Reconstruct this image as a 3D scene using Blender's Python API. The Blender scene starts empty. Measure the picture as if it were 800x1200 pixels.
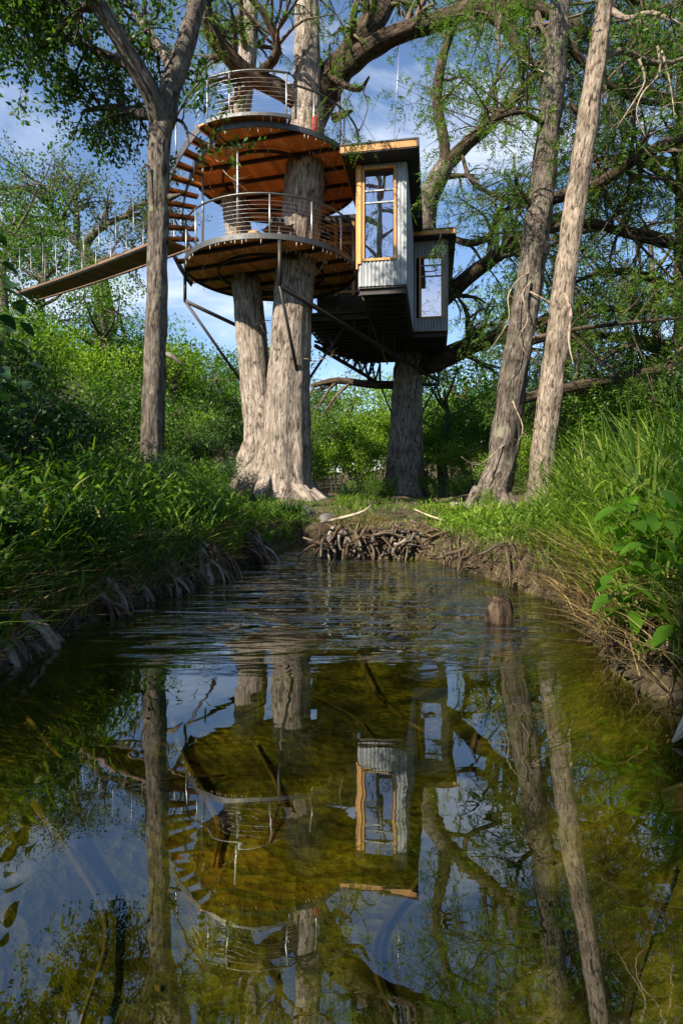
import bpy, bmesh, math, random
import numpy as np
from mathutils import Vector, Matrix, noise as mnoise

R = math.radians
random.seed(11)
rng = np.random.default_rng(11)
scene = bpy.context.scene
C = scene.collection

# ------------------------------------------------------------------ camera, light, exposure
F, HY, CZ = 660.0, 565.0, 0.97           # focal length in photo pixels, horizon row, eye height above the water
cam_d = bpy.data.cameras.new('camera'); cam = bpy.data.objects.new('camera', cam_d); C.objects.link(cam)
cam.location = (0, 0, CZ); cam.rotation_euler = (R(90), 0, 0)
cam_d.sensor_fit = 'VERTICAL'; cam_d.sensor_height = 36.0; cam_d.lens = 36.0 * F / 1200.0
cam_d.shift_y = -(600 - HY) / 1200.0
cam_d.clip_start = 0.05; cam_d.clip_end = 2000
scene.camera = cam

SUN_AZ, SUN_EL = R(222), R(38)           # compass bearing the light comes from (0 = +Y, clockwise), height
sd = Vector((math.sin(SUN_AZ) * math.cos(SUN_EL), math.cos(SUN_AZ) * math.cos(SUN_EL), math.sin(SUN_EL)))
world = bpy.data.worlds.new('World'); scene.world = world; world.use_nodes = True
nt = world.node_tree; nt.nodes.clear()
sky = nt.nodes.new('ShaderNodeTexSky'); sky.sky_type = 'NISHITA'; sky.sun_disc = False
sky.sun_elevation = SUN_EL; sky.sun_rotation = SUN_AZ; sky.air_density = 1.0; sky.dust_density = 0.3; sky.ozone_density = 3.5
tc = nt.nodes.new('ShaderNodeTexCoord')
mp = nt.nodes.new('ShaderNodeMapping'); mp.inputs['Scale'].default_value = (1.0, 1.0, 2.4); mp.inputs['Location'].default_value = (0.35, 0.2, 0.1)
nz = nt.nodes.new('ShaderNodeTexNoise'); nz.inputs['Scale'].default_value = 2.1; nz.inputs['Detail'].default_value = 7; nz.inputs['Roughness'].default_value = 0.56
nz.inputs['Distortion'].default_value = 0.4
rp = nt.nodes.new('ShaderNodeValToRGB')
rp.color_ramp.elements[0].position = 0.53; rp.color_ramp.elements[0].color = (0, 0, 0, 1)
rp.color_ramp.elements[1].position = 0.78; rp.color_ramp.elements[1].color = (0.95, 0.95, 0.95, 1)
mx = nt.nodes.new('ShaderNodeMixRGB'); mx.inputs['Color2'].default_value = (6.6, 6.9, 7.4, 1)
bg = nt.nodes.new('ShaderNodeBackground'); bg.inputs['Strength'].default_value = 0.085
wo = nt.nodes.new('ShaderNodeOutputWorld')
L = nt.links.new
L(tc.outputs['Generated'], mp.inputs['Vector']); L(mp.outputs['Vector'], nz.inputs['Vector'])
L(nz.outputs['Fac'], rp.inputs['Fac']); L(rp.outputs['Color'], mx.inputs['Fac'])
L(sky.outputs['Color'], mx.inputs['Color1']); L(mx.outputs['Color'], bg.inputs['Color']); L(bg.outputs['Background'], wo.inputs['Surface'])

sun_d = bpy.data.lights.new('sun', 'SUN'); sun_d.energy = 5.0; sun_d.angle = R(0.5); sun_d.color = (1.0, 0.87, 0.70)
sun = bpy.data.objects.new('sun', sun_d); C.objects.link(sun)
sun.location = (0, 0, 60); sun.rotation_euler = (-sd).to_track_quat('-Z', 'Y').to_euler()

scene.view_settings.view_transform = 'Standard'; scene.view_settings.look = 'None'
scene.view_settings.exposure = 1.35; scene.view_settings.gamma = 1.0; scene.view_settings.use_curve_mapping = False
scene.render.engine = 'CYCLES'
scene.cycles.use_denoising = True
scene.cycles.max_bounces = 8; scene.cycles.transparent_max_bounces = 16
scene.cycles.diffuse_bounces = 4; scene.cycles.transmission_bounces = 4; scene.cycles.glossy_bounces = 3
scene.cycles.caustics_reflective = False; scene.cycles.caustics_refractive = False

def P(px, py, Y):
    """the point at depth Y (metres ahead of the eye) that a photo pixel looks at"""
    return Vector(((px - 400) / F * Y, Y, CZ + (HY - py) / F * Y))

# ------------------------------------------------------------------ materials
MAT = {}
def nodes_of(name):
    m = bpy.data.materials.new(name); m.use_nodes = True; m.node_tree.nodes.clear(); MAT[name] = m
    t = m.node_tree
    o = t.nodes.new('ShaderNodeOutputMaterial')
    def N(kind, **kw):
        n = t.nodes.new(kind)
        for k, v in kw.items():
            if k in n.inputs: n.inputs[k].default_value = v
            else: setattr(n, k, v)
        return n
    return m, t, N, t.links.new, o

def ramp(N, stops):
    r = N('ShaderNodeValToRGB')
    el = r.color_ramp.elements
    while len(el) < len(stops): el.new(0.5)
    for e, (p, c) in zip(el, stops):
        e.position = p; e.color = (c[0], c[1], c[2], 1)
    return r

def mat_bark(name, dark, mid, light, sx=26.0, sz=2.2, bump=0.8, dist=0.03, lichen=None):
    m, t, N, K, o = nodes_of(name)
    a = N('ShaderNodeAttribute'); a.attribute_name = 'bk'
    mp = N('ShaderNodeMapping'); mp.inputs['Scale'].default_value = (sx, sx, sz)
    K(a.outputs['Vector'], mp.inputs['Vector'])
    n1 = N('ShaderNodeTexNoise', Scale=1.0, Detail=6.0, Roughness=0.62, Distortion=0.5); K(mp.outputs['Vector'], n1.inputs['Vector'])
    n2 = N('ShaderNodeTexNoise', Scale=1.6, Detail=5.0, Roughness=0.65)
    tc = N('ShaderNodeTexCoord'); K(tc.outputs['Object'], n2.inputs['Vector'])
    r = ramp(N, [(0.34, dark), (0.5, mid), (0.66, light)]); K(n1.outputs['Fac'], r.inputs['Fac'])
    r2 = ramp(N, [(0.3, (0.42, 0.40, 0.36)), (0.5, (0.85, 0.83, 0.79)), (0.7, (1.2, 1.16, 1.1))]); K(n2.outputs['Fac'], r2.inputs['Fac'])
    mu = N('ShaderNodeMixRGB', blend_type='MULTIPLY', Fac=1.0); K(r.outputs['Color'], mu.inputs['Color1']); K(r2.outputs['Color'], mu.inputs['Color2'])
    mq = N('ShaderNodeMapping'); mq.inputs['Scale'].default_value = (sx * .55, sx * .55, sx * .2); K(a.outputs['Vector'], mq.inputs['Vector'])
    n4 = N('ShaderNodeTexNoise', Scale=1.0, Detail=4.0, Roughness=0.6); K(mq.outputs['Vector'], n4.inputs['Vector'])
    r4 = ramp(N, [(0.36, (0.28, 0.26, 0.24)), (0.44, (1, 1, 1)), (0.62, (1.0, 1.0, 1.0)), (0.72, (1.25, 1.22, 1.18))]); K(n4.outputs['Fac'], r4.inputs['Fac'])
    m4 = N('ShaderNodeMixRGB', blend_type='MULTIPLY', Fac=1.0); K(mu.outputs['Color'], m4.inputs['Color1']); K(r4.outputs['Color'], m4.inputs['Color2'])
    col = m4.outputs['Color']
    if lichen:
        n3 = N('ShaderNodeTexNoise', Scale=2.7, Detail=5.0, Roughness=0.7); K(tc.outputs['Object'], n3.inputs['Vector'])
        r3 = ramp(N, [(0.56, (0, 0, 0)), (0.66, (0.75, 0.75, 0.75))]); K(n3.outputs['Fac'], r3.inputs['Fac'])
        ml = N('ShaderNodeMixRGB'); K(r3.outputs['Color'], ml.inputs['Fac']); K(col, ml.inputs['Color1']); ml.inputs['Color2'].default_value = (*lichen, 1)
        col = ml.outputs['Color']
    b = N('ShaderNodeBump', Strength=bump, Distance=dist); K(n1.outputs['Fac'], b.inputs['Height'])
    p = N('ShaderNodeBsdfPrincipled', Roughness=0.92); p.inputs['Specular IOR Level'].default_value = 0.15
    K(col, p.inputs['Base Color']); K(b.outputs['Normal'], p.inputs['Normal']); K(p.outputs[0], o.inputs[0])
    return m

def mat_leaf(name, cols, trans=0.4, gloss=0.25, rough=0.5):
    m, t, N, K, o = nodes_of(name)
    g = N('ShaderNodeNewGeometry')
    r = ramp(N, [(i / max(1, len(cols) - 1), c) for i, c in enumerate(cols)]); K(g.outputs['Random Per Island'], r.inputs['Fac'])
    tc = N('ShaderNodeTexCoord')
    n = N('ShaderNodeTexNoise', Scale=0.9, Detail=3.0); K(g.outputs['Position'], n.inputs['Vector'])
    r2 = ramp(N, [(0.3, (0.7, 0.74, 0.8)), (0.7, (1.25, 1.15, 0.85))]); K(n.outputs['Fac'], r2.inputs['Fac'])
    mu = N('ShaderNodeMixRGB', blend_type='MULTIPLY', Fac=1.0); K(r.outputs['Color'], mu.inputs['Color1']); K(r2.outputs['Color'], mu.inputs['Color2'])
    p = N('ShaderNodeBsdfPrincipled', Roughness=rough); p.inputs['Specular IOR Level'].default_value = gloss
    K(mu.outputs['Color'], p.inputs['Base Color'])
    tr = N('ShaderNodeBsdfTranslucent')
    br = N('ShaderNodeMixRGB', blend_type='MULTIPLY', Fac=1.0); br.inputs['Color2'].default_value = (1.35, 1.5, 0.55, 1)
    K(mu.outputs['Color'], br.inputs['Color1']); K(br.outputs['Color'], tr.inputs['Color'])
    mi = N('ShaderNodeMixShader', Fac=trans); K(p.outputs[0], mi.inputs[1]); K(tr.outputs[0], mi.inputs[2]); K(mi.outputs[0], o.inputs[0])
    return m

def mat_wood(name, dark, light, axis=0, scale=3.0, rough=0.6, island=0.35, spec=0.3):
    m, t, N, K, o = nodes_of(name)
    tc = N('ShaderNodeTexCoord'); mp = N('ShaderNodeMapping')
    s = [14.0, 14.0, 14.0]; s[axis] = 0.8
    mp.inputs['Scale'].default_value = s; K(tc.outputs['Object'], mp.inputs['Vector'])
    n = N('ShaderNodeTexNoise', Scale=scale, Detail=5.0, Roughness=0.6, Distortion=0.3); K(mp.outputs['Vector'], n.inputs['Vector'])
    r = ramp(N, [(0.3, dark), (0.7, light)]); K(n.outputs['Fac'], r.inputs['Fac'])
    oi = N('ShaderNodeObjectInfo'); g = N('ShaderNodeNewGeometry')
    ad = N('ShaderNodeMath', operation='ADD'); K(oi.outputs['Random'], ad.inputs[0]); K(g.outputs['Random Per Island'], ad.inputs[1])
    fr = N('ShaderNodeMath', operation='FRACT'); K(ad.outputs[0], fr.inputs[0])
    mr = N('ShaderNodeMapRange'); mr.inputs['To Min'].default_value = 1 - island; mr.inputs['To Max'].default_value = 1 + island * 0.6; K(fr.outputs[0], mr.inputs['Value'])
    mu = N('ShaderNodeVectorMath', operation='SCALE'); K(r.outputs['Color'], mu.inputs[0]); K(mr.outputs[0], mu.inputs['Scale'])
    b = N('ShaderNodeBump', Strength=0.35, Distance=0.006); K(n.outputs['Fac'], b.inputs['Height'])
    p = N('ShaderNodeBsdfPrincipled', Roughness=rough); p.inputs['Specular IOR Level'].default_value = spec
    K(mu.outputs[0], p.inputs['Base Color']); K(b.outputs['Normal'], p.inputs['Normal']); K(p.outputs[0], o.inputs[0])
    return m

def mat_metal(name, col, rough=0.45, metallic=0.8, rust=None, scale=6.0):
    m, t, N, K, o = nodes_of(name)
    tc = N('ShaderNodeTexCoord')
    n = N('ShaderNodeTexNoise', Scale=scale, Detail=6.0, Roughness=0.65); K(tc.outputs['Object'], n.inputs['Vector'])
    c2 = rust or tuple(c * 0.7 for c in col)
    r = ramp(N, [(0.42, col), (0.72, c2)]); K(n.outputs['Fac'], r.inputs['Fac'])
    rr = N('ShaderNodeMapRange'); rr.inputs['To Min'].default_value = rough - 0.1; rr.inputs['To Max'].default_value = rough + 0.2; K(n.outputs['Fac'], rr.inputs['Value'])
    p = N('ShaderNodeBsdfPrincipled', Metallic=metallic); K(r.outputs['Color'], p.inputs['Base Color']); K(rr.outputs[0], p.inputs['Roughness']); K(p.outputs[0], o.inputs[0])
    return m

def mat_plain(name, col, rough=0.6, spec=0.4, var=0.15, scale=9.0):
    m, t, N, K, o = nodes_of(name)
    tc = N('ShaderNodeTexCoord')
    n = N('ShaderNodeTexNoise', Scale=scale, Detail=5.0, Roughness=0.6); K(tc.outputs['Object'], n.inputs['Vector'])
    r = ramp(N, [(0.3, tuple(c * (1 - var) for c in col)), (0.7, tuple(c * (1 + var) for c in col))]); K(n.outputs['Fac'], r.inputs['Fac'])
    p = N('ShaderNodeBsdfPrincipled', Roughness=rough); p.inputs['Specular IOR Level'].default_value = spec
    K(r.outputs['Color'], p.inputs['Base Color']); K(p.outputs[0], o.inputs[0])
    return m

mat_bark('bark_pale', (0.07, 0.055, 0.043), (0.23, 0.195, 0.16), (0.34, 0.295, 0.25), sx=30, sz=6, bump=1.0, dist=0.035)
mat_bark('bark_cypress', (0.075, 0.064, 0.056), (0.25, 0.22, 0.195), (0.41, 0.375, 0.34), sx=24, sz=2.2, bump=1.0, dist=0.04)
mat_bark('bark_brown', (0.022, 0.016, 0.011), (0.062, 0.047, 0.034), (0.12, 0.092, 0.068), sx=20, sz=3.5, bump=1.0, dist=0.03)
mat_bark('bark_grey', (0.035, 0.03, 0.026), (0.115, 0.10, 0.088), (0.21, 0.19, 0.168), sx=26, sz=5.0, bump=1.0, dist=0.035, lichen=(0.17, 0.18, 0.12))
mat_bark('twig_bark', (0.05, 0.04, 0.03), (0.11, 0.09, 0.07), (0.2, 0.165, 0.13), sx=30, sz=6)
mat_bark('dead_twig', (0.16, 0.13, 0.10), (0.32, 0.27, 0.21), (0.5, 0.44, 0.36), sx=30, sz=6)
mat_bark('driftwood', (0.06, 0.05, 0.042), (0.18, 0.155, 0.13), (0.34, 0.305, 0.265), sx=26, sz=2.5, bump=1.0, dist=0.02)
mat_bark('root_brown', (0.03, 0.022, 0.015), (0.095, 0.07, 0.05), (0.19, 0.145, 0.105), sx=24, sz=4)
mat_bark('sunken_wood', (0.03, 0.027, 0.008), (0.09, 0.075, 0.02), (0.17, 0.14, 0.04), sx=20, sz=3)
mat_bark('bleached_wood', (0.30, 0.25, 0.17), (0.52, 0.46, 0.34), (0.70, 0.64, 0.50), sx=20, sz=2)
mat_leaf('leaf_cypress', [(0.035, 0.085, 0.014), (0.075, 0.155, 0.022), (0.13, 0.22, 0.034)], 0.45, 0.12)
mat_leaf('leaf_cypress_dark', [(0.025, 0.062, 0.014), (0.05, 0.11, 0.020), (0.085, 0.155, 0.028)], 0.38, 0.12)
mat_leaf('leaf_elm', [(0.022, 0.060, 0.010), (0.045, 0.115, 0.014), (0.085, 0.170, 0.022)], 0.42, 0.3)
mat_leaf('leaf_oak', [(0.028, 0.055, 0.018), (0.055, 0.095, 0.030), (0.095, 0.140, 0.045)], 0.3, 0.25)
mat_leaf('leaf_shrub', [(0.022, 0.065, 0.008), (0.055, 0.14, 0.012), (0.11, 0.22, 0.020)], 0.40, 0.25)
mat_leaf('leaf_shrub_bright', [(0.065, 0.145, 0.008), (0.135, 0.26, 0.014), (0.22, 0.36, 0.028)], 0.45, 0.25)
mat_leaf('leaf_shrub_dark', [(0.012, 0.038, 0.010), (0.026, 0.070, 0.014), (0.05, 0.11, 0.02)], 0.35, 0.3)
mat_leaf('leaf_bluegreen', [(0.014, 0.045, 0.018), (0.025, 0.075, 0.028), (0.04, 0.10, 0.035)], 0.3, 0.4)
mat_leaf('leaf_big', [(0.045, 0.14, 0.010), (0.07, 0.19, 0.014), (0.10, 0.24, 0.02)], 0.5, 0.3, 0.45)
mat_leaf('grass_green', [(0.030, 0.085, 0.010), (0.065, 0.155, 0.014), (0.12, 0.21, 0.025), (0.20, 0.23, 0.05)], 0.42, 0.25)
mat_leaf('grass_tall', [(0.058, 0.135, 0.015), (0.11, 0.215, 0.022), (0.175, 0.29, 0.04), (0.27, 0.30, 0.08)], 0.45, 0.25)
mat_leaf('grass_dry', [(0.16, 0.11, 0.06), (0.27, 0.20, 0.115), (0.38, 0.30, 0.18), (0.11, 0.12, 0.04)], 0.25, 0.1)
mat_leaf('leaf_litter', [(0.03, 0.022, 0.008), (0.075, 0.055, 0.014), (0.14, 0.10, 0.03)], 0.1, 0.1)
mat_wood('cedar_deck', (0.40, 0.155, 0.045), (0.66, 0.30, 0.095), 0)
mat_wood('cedar_trim', (0.40, 0.185, 0.050), (0.64, 0.335, 0.105), 2, rough=0.45)
mat_wood('bridge_plank', (0.10, 0.06, 0.035), (0.20, 0.125, 0.07), 1)
mat_wood('stump_wood', (0.30, 0.17, 0.08), (0.46, 0.29, 0.15), 2)
mat_wood('dark_boards_and_shade', (0.045, 0.042, 0.034), (0.10, 0.094, 0.075), 1, island=0.5)
mat_metal('steel_black', (0.030, 0.030, 0.032), 0.5, 0.6, rust=(0.055, 0.040, 0.030))
mat_metal('steel_rim', (0.075, 0.08, 0.085), 0.5, 0.6, rust=(0.05, 0.05, 0.05))
mat_metal('steel_post', (0.42, 0.43, 0.44), 0.38, 0.9)
mat_metal('steel_rail', (0.11, 0.12, 0.115), 0.42, 0.85)
mat_metal('siding', (0.29, 0.32, 0.345), 0.6, 0.3, rust=(0.22, 0.245, 0.265), scale=2.5)
mat_plain('roof_membrane', (0.06, 0.06, 0.062), 0.85)
mat_plain('black_paint', (0.02, 0.02, 0.021), 0.5)
mat_plain('red_paint', (0.55, 0.02, 0.02), 0.25, 0.6)
mat_plain('white_paint', (0.75, 0.75, 0.73), 0.5)
mat_plain('grey_shell', (0.028, 0.03, 0.032), 0.6, .25)
mat_plain('tan_interior', (0.30, 0.20, 0.11), 0.7)
mat_plain('bulb_glass', (0.72, 0.70, 0.64), 0.2, 0.6)

def mat_glass():
    m, t, N, K, o = nodes_of('window_glass')
    g = N('ShaderNodeBsdfGlossy', Roughness=0.0); g.inputs['Color'].default_value = (0.86, 0.85, 0.93, 1)
    d = N('ShaderNodeBsdfDiffuse'); d.inputs['Color'].default_value = (0.012, 0.013, 0.016, 1)
    f = N('ShaderNodeFresnel', IOR=7.0)
    tc = N('ShaderNodeTexCoord'); n = N('ShaderNodeTexNoise', Scale=1.2, Detail=1.0); K(tc.outputs['Object'], n.inputs['Vector'])
    b = N('ShaderNodeBump', Strength=0.12, Distance=0.03); K(n.outputs['Fac'], b.inputs['Height']); K(b.outputs['Normal'], g.inputs['Normal'])
    mi = N('ShaderNodeMixShader'); K(f.outputs[0], mi.inputs[0]); K(d.outputs[0], mi.inputs[1]); K(g.outputs[0], mi.inputs[2]); K(mi.outputs[0], o.inputs[0])
mat_glass()

def mat_water():
    m, t, N, K, o = nodes_of('stream_water')
    geo = N('ShaderNodeNewGeometry')
    mp = N('ShaderNodeMapping'); mp.inputs['Scale'].default_value = (0.55, 3.2, 1); K(geo.outputs['Position'], mp.inputs['Vector'])
    n1 = N('ShaderNodeTexNoise', Scale=2.2, Detail=2.5, Roughness=0.5, Distortion=0.6); K(mp.outputs['Vector'], n1.inputs['Vector'])
    n2 = N('ShaderNodeTexNoise', Scale=2.3, Detail=2.0, Distortion=0.4); K(geo.outputs['Position'], n2.inputs['Vector'])
    sx = N('ShaderNodeSeparateXYZ'); K(geo.outputs['Position'], sx.inputs[0])
    mr = N('ShaderNodeMapRange', interpolation_type='SMOOTHSTEP'); mr.inputs['From Min'].default_value = 2.7; mr.inputs['From Max'].default_value = 4.3
    mr.inputs['To Min'].default_value = 0.003; mr.inputs['To Max'].default_value = 1.0; K(sx.outputs['Y'], mr.inputs['Value'])
    nm = N('ShaderNodeTexNoise', Scale=0.9, Detail=2.0); K(geo.outputs['Position'], nm.inputs['Vector'])
    mr2 = N('ShaderNodeMapRange'); mr2.inputs['From Min'].default_value = 0.35; mr2.inputs['From Max'].default_value = 0.62; mr2.inputs['To Min'].default_value = 0.35; K(nm.outputs['Fac'], mr2.inputs['Value'])
    mm = N('ShaderNodeMath', operation='MULTIPLY'); K(mr.outputs[0], mm.inputs[0]); K(mr2.outputs[0], mm.inputs[1])
    h0 = N('ShaderNodeMath', operation='MULTIPLY'); K(n1.outputs['Fac'], h0.inputs[0]); h0.inputs[1].default_value = 13.0
    h1 = N('ShaderNodeMath', operation='MULTIPLY'); K(h0.outputs[0], h1.inputs[0]); K(mm.outputs[0], h1.inputs[1])
    h2 = N('ShaderNodeMath', operation='MULTIPLY_ADD'); K(n2.outputs['Fac'], h2.inputs[0]); h2.inputs[1].default_value = 0.16; K(h1.outputs[0], h2.inputs[2])
    b = N('ShaderNodeBump', Strength=1.0, Distance=0.012); K(h2.outputs[0], b.inputs['Height'])
    g = N('ShaderNodeBsdfGlossy', Roughness=0.0); g.inputs['Color'].default_value = (0.95, 0.97, 1, 1); K(b.outputs['Normal'], g.inputs['Normal'])
    tr = N('ShaderNodeBsdfTransparent'); tr.inputs['Color'].default_value = (0.66, 0.65, 0.38, 1)
    f = N('ShaderNodeFresnel'); K(b.outputs['Normal'], f.inputs['Normal'])
    io = N('ShaderNodeMapRange'); io.inputs['To Min'].default_value = 2.6; io.inputs['To Max'].default_value = 1 / 2.6     # the same sheet seen from either side
    K(geo.outputs['Backfacing'], io.inputs['Value']); K(io.outputs[0], f.inputs['IOR'])
    mi = N('ShaderNodeMixShader'); K(f.outputs[0], mi.inputs[0]); K(tr.outputs[0], mi.inputs[1]); K(g.outputs[0], mi.inputs[2]); K(mi.outputs[0], o.inputs[0])
mat_water()

def mat_ground():
    m, t, N, K, o = nodes_of('ground_soil')
    geo = N('ShaderNodeNewGeometry'); sx = N('ShaderNodeSeparateXYZ'); K(geo.outputs['Position'], sx.inputs[0])
    n1 = N('ShaderNodeTexNoise', Scale=1.6, Detail=6.0, Roughness=0.65); K(geo.outputs['Position'], n1.inputs['Vector'])
    n2 = N('ShaderNodeTexNoise', Scale=26.0, Detail=5.0, Roughness=0.7); K(geo.outputs['Position'], n2.inputs['Vector'])
    v = N('ShaderNodeTexVoronoi', Scale=17.0); K(geo.outputs['Position'], v.inputs['Vector'])
    bed = ramp(N, [(0.32, (0.012, 0.014, 0.004)), (0.44, (0.042, 0.047, 0.006)), (0.55, (0.098, 0.100, 0.009)), (0.70, (0.22, 0.185, 0.02))]); K(n1.outputs['Fac'], bed.inputs['Fac'])
    fine = ramp(N, [(0.3, (0.45, 0.45, 0.45)), (0.7, (1.3, 1.3, 1.3))]); K(n2.outputs['Fac'], fine.inputs['Fac'])
    bm = N('ShaderNodeMixRGB', blend_type='MULTIPLY', Fac=1.0); K(bed.outputs['Color'], bm.inputs['Color1']); K(fine.outputs['Color'], bm.inputs['Color2'])
    soil = ramp(N, [(0.3, (0.045, 0.034, 0.022)), (0.52, (0.10, 0.078, 0.05)), (0.72, (0.06, 0.085, 0.022))]); K(n1.outputs['Fac'], soil.inputs['Fac'])
    sm = N('ShaderNodeMixRGB', blend_type='MULTIPLY', Fac=1.0); K(soil.outputs['Color'], sm.inputs['Color1']); K(fine.outputs['Color'], sm.inputs['Color2'])
    ad = N('ShaderNodeMath', operation='MULTIPLY_ADD'); K(n2.outputs['Fac'], ad.inputs[0]); ad.inputs[1].default_value = 0.08; K(sx.outputs['Z'], ad.inputs[2])
    mr = N('ShaderNodeMapRange'); mr.inputs['From Min'].default_value = 0.02; mr.inputs['From Max'].default_value = 0.07; K(ad.outputs[0], mr.inputs['Value'])
    mi = N('ShaderNodeMixRGB'); K(mr.outputs[0], mi.inputs['Fac']); K(bm.outputs['Color'], mi.inputs['Color1']); K(sm.outputs['Color'], mi.inputs['Color2'])
    hs = N('ShaderNodeMath', operation='ADD'); K(n2.outputs['Fac'], hs.inputs[0]); K(v.outputs['Distance'], hs.inputs[1])
    b = N('ShaderNodeBump', Strength=0.9, Distance=0.03); K(hs.outputs[0], b.inputs['Height'])
    p = N('ShaderNodeBsdfPrincipled', Roughness=0.9); p.inputs['Specular IOR Level'].default_value = 0.15
    K(mi.outputs['Color'], p.inputs['Base Color']); K(b.outputs['Normal'], p.inputs['Normal']); K(p.outputs[0], o.inputs[0])
mat_ground()

# ------------------------------------------------------------------ object helpers
def tag(o, label=None, cat=None, group=None, kind=None):
    if label: o['label'] = label
    if cat: o['category'] = cat
    if group: o['group'] = group
    if kind: o['kind'] = kind
    return o

def thing(name, label, cat, loc=(0, 0, 0), group=None, rz=0.0):
    o = bpy.data.objects.new(name, None); C.objects.link(o)
    o.location = loc; o.rotation_euler = (0, 0, rz); o.empty_display_size = 0.2
    return tag(o, label, cat, group)

def link_mesh(name, me, mat, parent=None, world_coords=True):
    o = bpy.data.objects.new(name, me); C.objects.link(o)
    if mat and not me.materials: me.materials.append(MAT[mat])
    if parent is not None:
        o.parent = parent
        if world_coords:
            o.matrix_parent_inverse = (Matrix.Translation(parent.location) @ parent.rotation_euler.to_matrix().to_4x4()).inverted()
    return o

def np_mesh(name, V, Fc, smooth=False):
    V = np.asarray(V, dtype=np.float32); Fc = np.asarray(Fc, dtype=np.int32)
    me = bpy.data.meshes.new(name)
    k = Fc.shape[1]
    me.vertices.add(len(V)); me.vertices.foreach_set('co', V.ravel())
    me.loops.add(Fc.size); me.loops.foreach_set('vertex_index', Fc.ravel())
    me.polygons.add(len(Fc)); me.polygons.foreach_set('loop_start', np.arange(0, Fc.size, k, dtype=np.int32))
    me.polygons.foreach_set('loop_total', np.full(len(Fc), k, dtype=np.int32))
    me.polygons.foreach_set('use_smooth', np.full(len(Fc), smooth))
    me.update(calc_edges=True)
    return me

class MB:
    """collects boxes, bars, tubes and prisms for one mesh"""
    def __init__(s): s.v = []; s.f = []; s.bk = []; s.sm = []
    def add(s, verts, faces, bk=None, smooth=False):
        n = len(s.v); s.v += [tuple(v) for v in verts]; s.f += [tuple(i + n for i in f) for f in faces]
        s.bk += bk if bk else [tuple(v) for v in verts]; s.sm += [smooth] * len(faces); return s
    def box(s, c, size, rot=None):
        hx, hy, hz = size[0] / 2, size[1] / 2, size[2] / 2
        vs = [Vector((x, y, z)) for z in (-hz, hz) for y in (-hy, hy) for x in (-hx, hx)]
        if rot is not None: vs = [rot @ v for v in vs]
        return s.add([v + Vector(c) for v in vs], [(0, 2, 3, 1), (4, 5, 7, 6), (0, 1, 5, 4), (2, 6, 7, 3), (0, 4, 6, 2), (1, 3, 7, 5)])
    def bar(s, a, b, w, h=None, up=(0, 0, 1)):
        a, b = Vector(a), Vector(b); h = h or w
        d = (b - a); ln = d.length; d.normalize(); up = Vector(up)
        if abs(d.dot(up)) > 0.98: up = Vector((1, 0, 0))
        x = d.cross(up).normalized(); z = x.cross(d)
        return s.box((a + b) / 2, (w, ln, h), Matrix((x, d, z)).transposed())
    def prism(s, poly, z0, z1):
        n = len(poly)
        vs = [(p[0], p[1], z0) for p in poly] + [(p[0], p[1], z1) for p in poly]
        return s.add(vs, [tuple(range(n - 1, -1, -1)), tuple(range(n, 2 * n))] + [(i, (i + 1) % n, n + (i + 1) % n, n + i) for i in range(n)])
    def tube(s, path, radii, sides=8, flute=0.0, fk=3.0, seed=0.0, wob=0.0, close=True):
        path = [Vector(p) for p in path]
        if not isinstance(radii, (list, tuple)): radii = [radii] * len(path)
        n = len(path); vs = []; bk = []; fs = []
        t0 = (path[1] - path[0]).normalized()
        ref = Vector((1, 0, 0)) if abs(t0.x) < 0.8 else Vector((0, 1, 0))
        u = (ref - t0 * ref.dot(t0)).normalized(); ln = 0.0
        for i in range(n):
            t = (path[min(i + 1, n - 1)] - path[max(i - 1, 0)]).normalized()
            u = (u - t * u.dot(t)).normalized(); w = t.cross(u)
            if i: ln += (path[i] - path[i - 1]).length
            for k in range(sides):
                a = 2 * math.pi * k / sides; ca, sa = math.cos(a), math.sin(a); r = radii[i]
                if flute:
                    fl = flute if not isinstance(flute, (list, tuple)) else flute[i]
                    r *= 1 + fl * 1.6 * mnoise.noise(Vector((ca * fk, sa * fk, ln * 0.35 + seed))) + fl * 0.7 * mnoise.noise(Vector((ca * fk * 3, sa * fk * 3, ln * 0.9 + seed + 9)))
                if wob: r *= 1 + wob * mnoise.noise(Vector((ca * 1.3 + seed, sa * 1.3, ln * 2.2)))
                vs.append(path[i] + (u * ca + w * sa) * r); bk.append((ca * max(radii[i], .02), sa * max(radii[i], .02), ln + seed))
        for i in range(n - 1):
            for k in range(sides):
                k2 = (k + 1) % sides
                fs.append((i * sides + k, i * sides + k2, (i + 1) * sides + k2, (i + 1) * sides + k))
        if close: fs += [tuple(range(sides - 1, -1, -1)), tuple(range((n - 1) * sides, n * sides))]
        return s.add(vs, fs, bk, True)
    def build(s, name, mat, parent=None, bark=False):
        me = bpy.data.meshes.new(name); me.from_pydata(s.v, [], s.f)
        me.polygons.foreach_set('use_smooth', s.sm)
        if bark:
            at = me.attributes.new('bk', 'FLOAT_VECTOR', 'POINT'); at.data.foreach_set('vector', np.array(s.bk, dtype=np.float32).ravel())
        me.update()
        return link_mesh(name, me, mat, parent)

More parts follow.
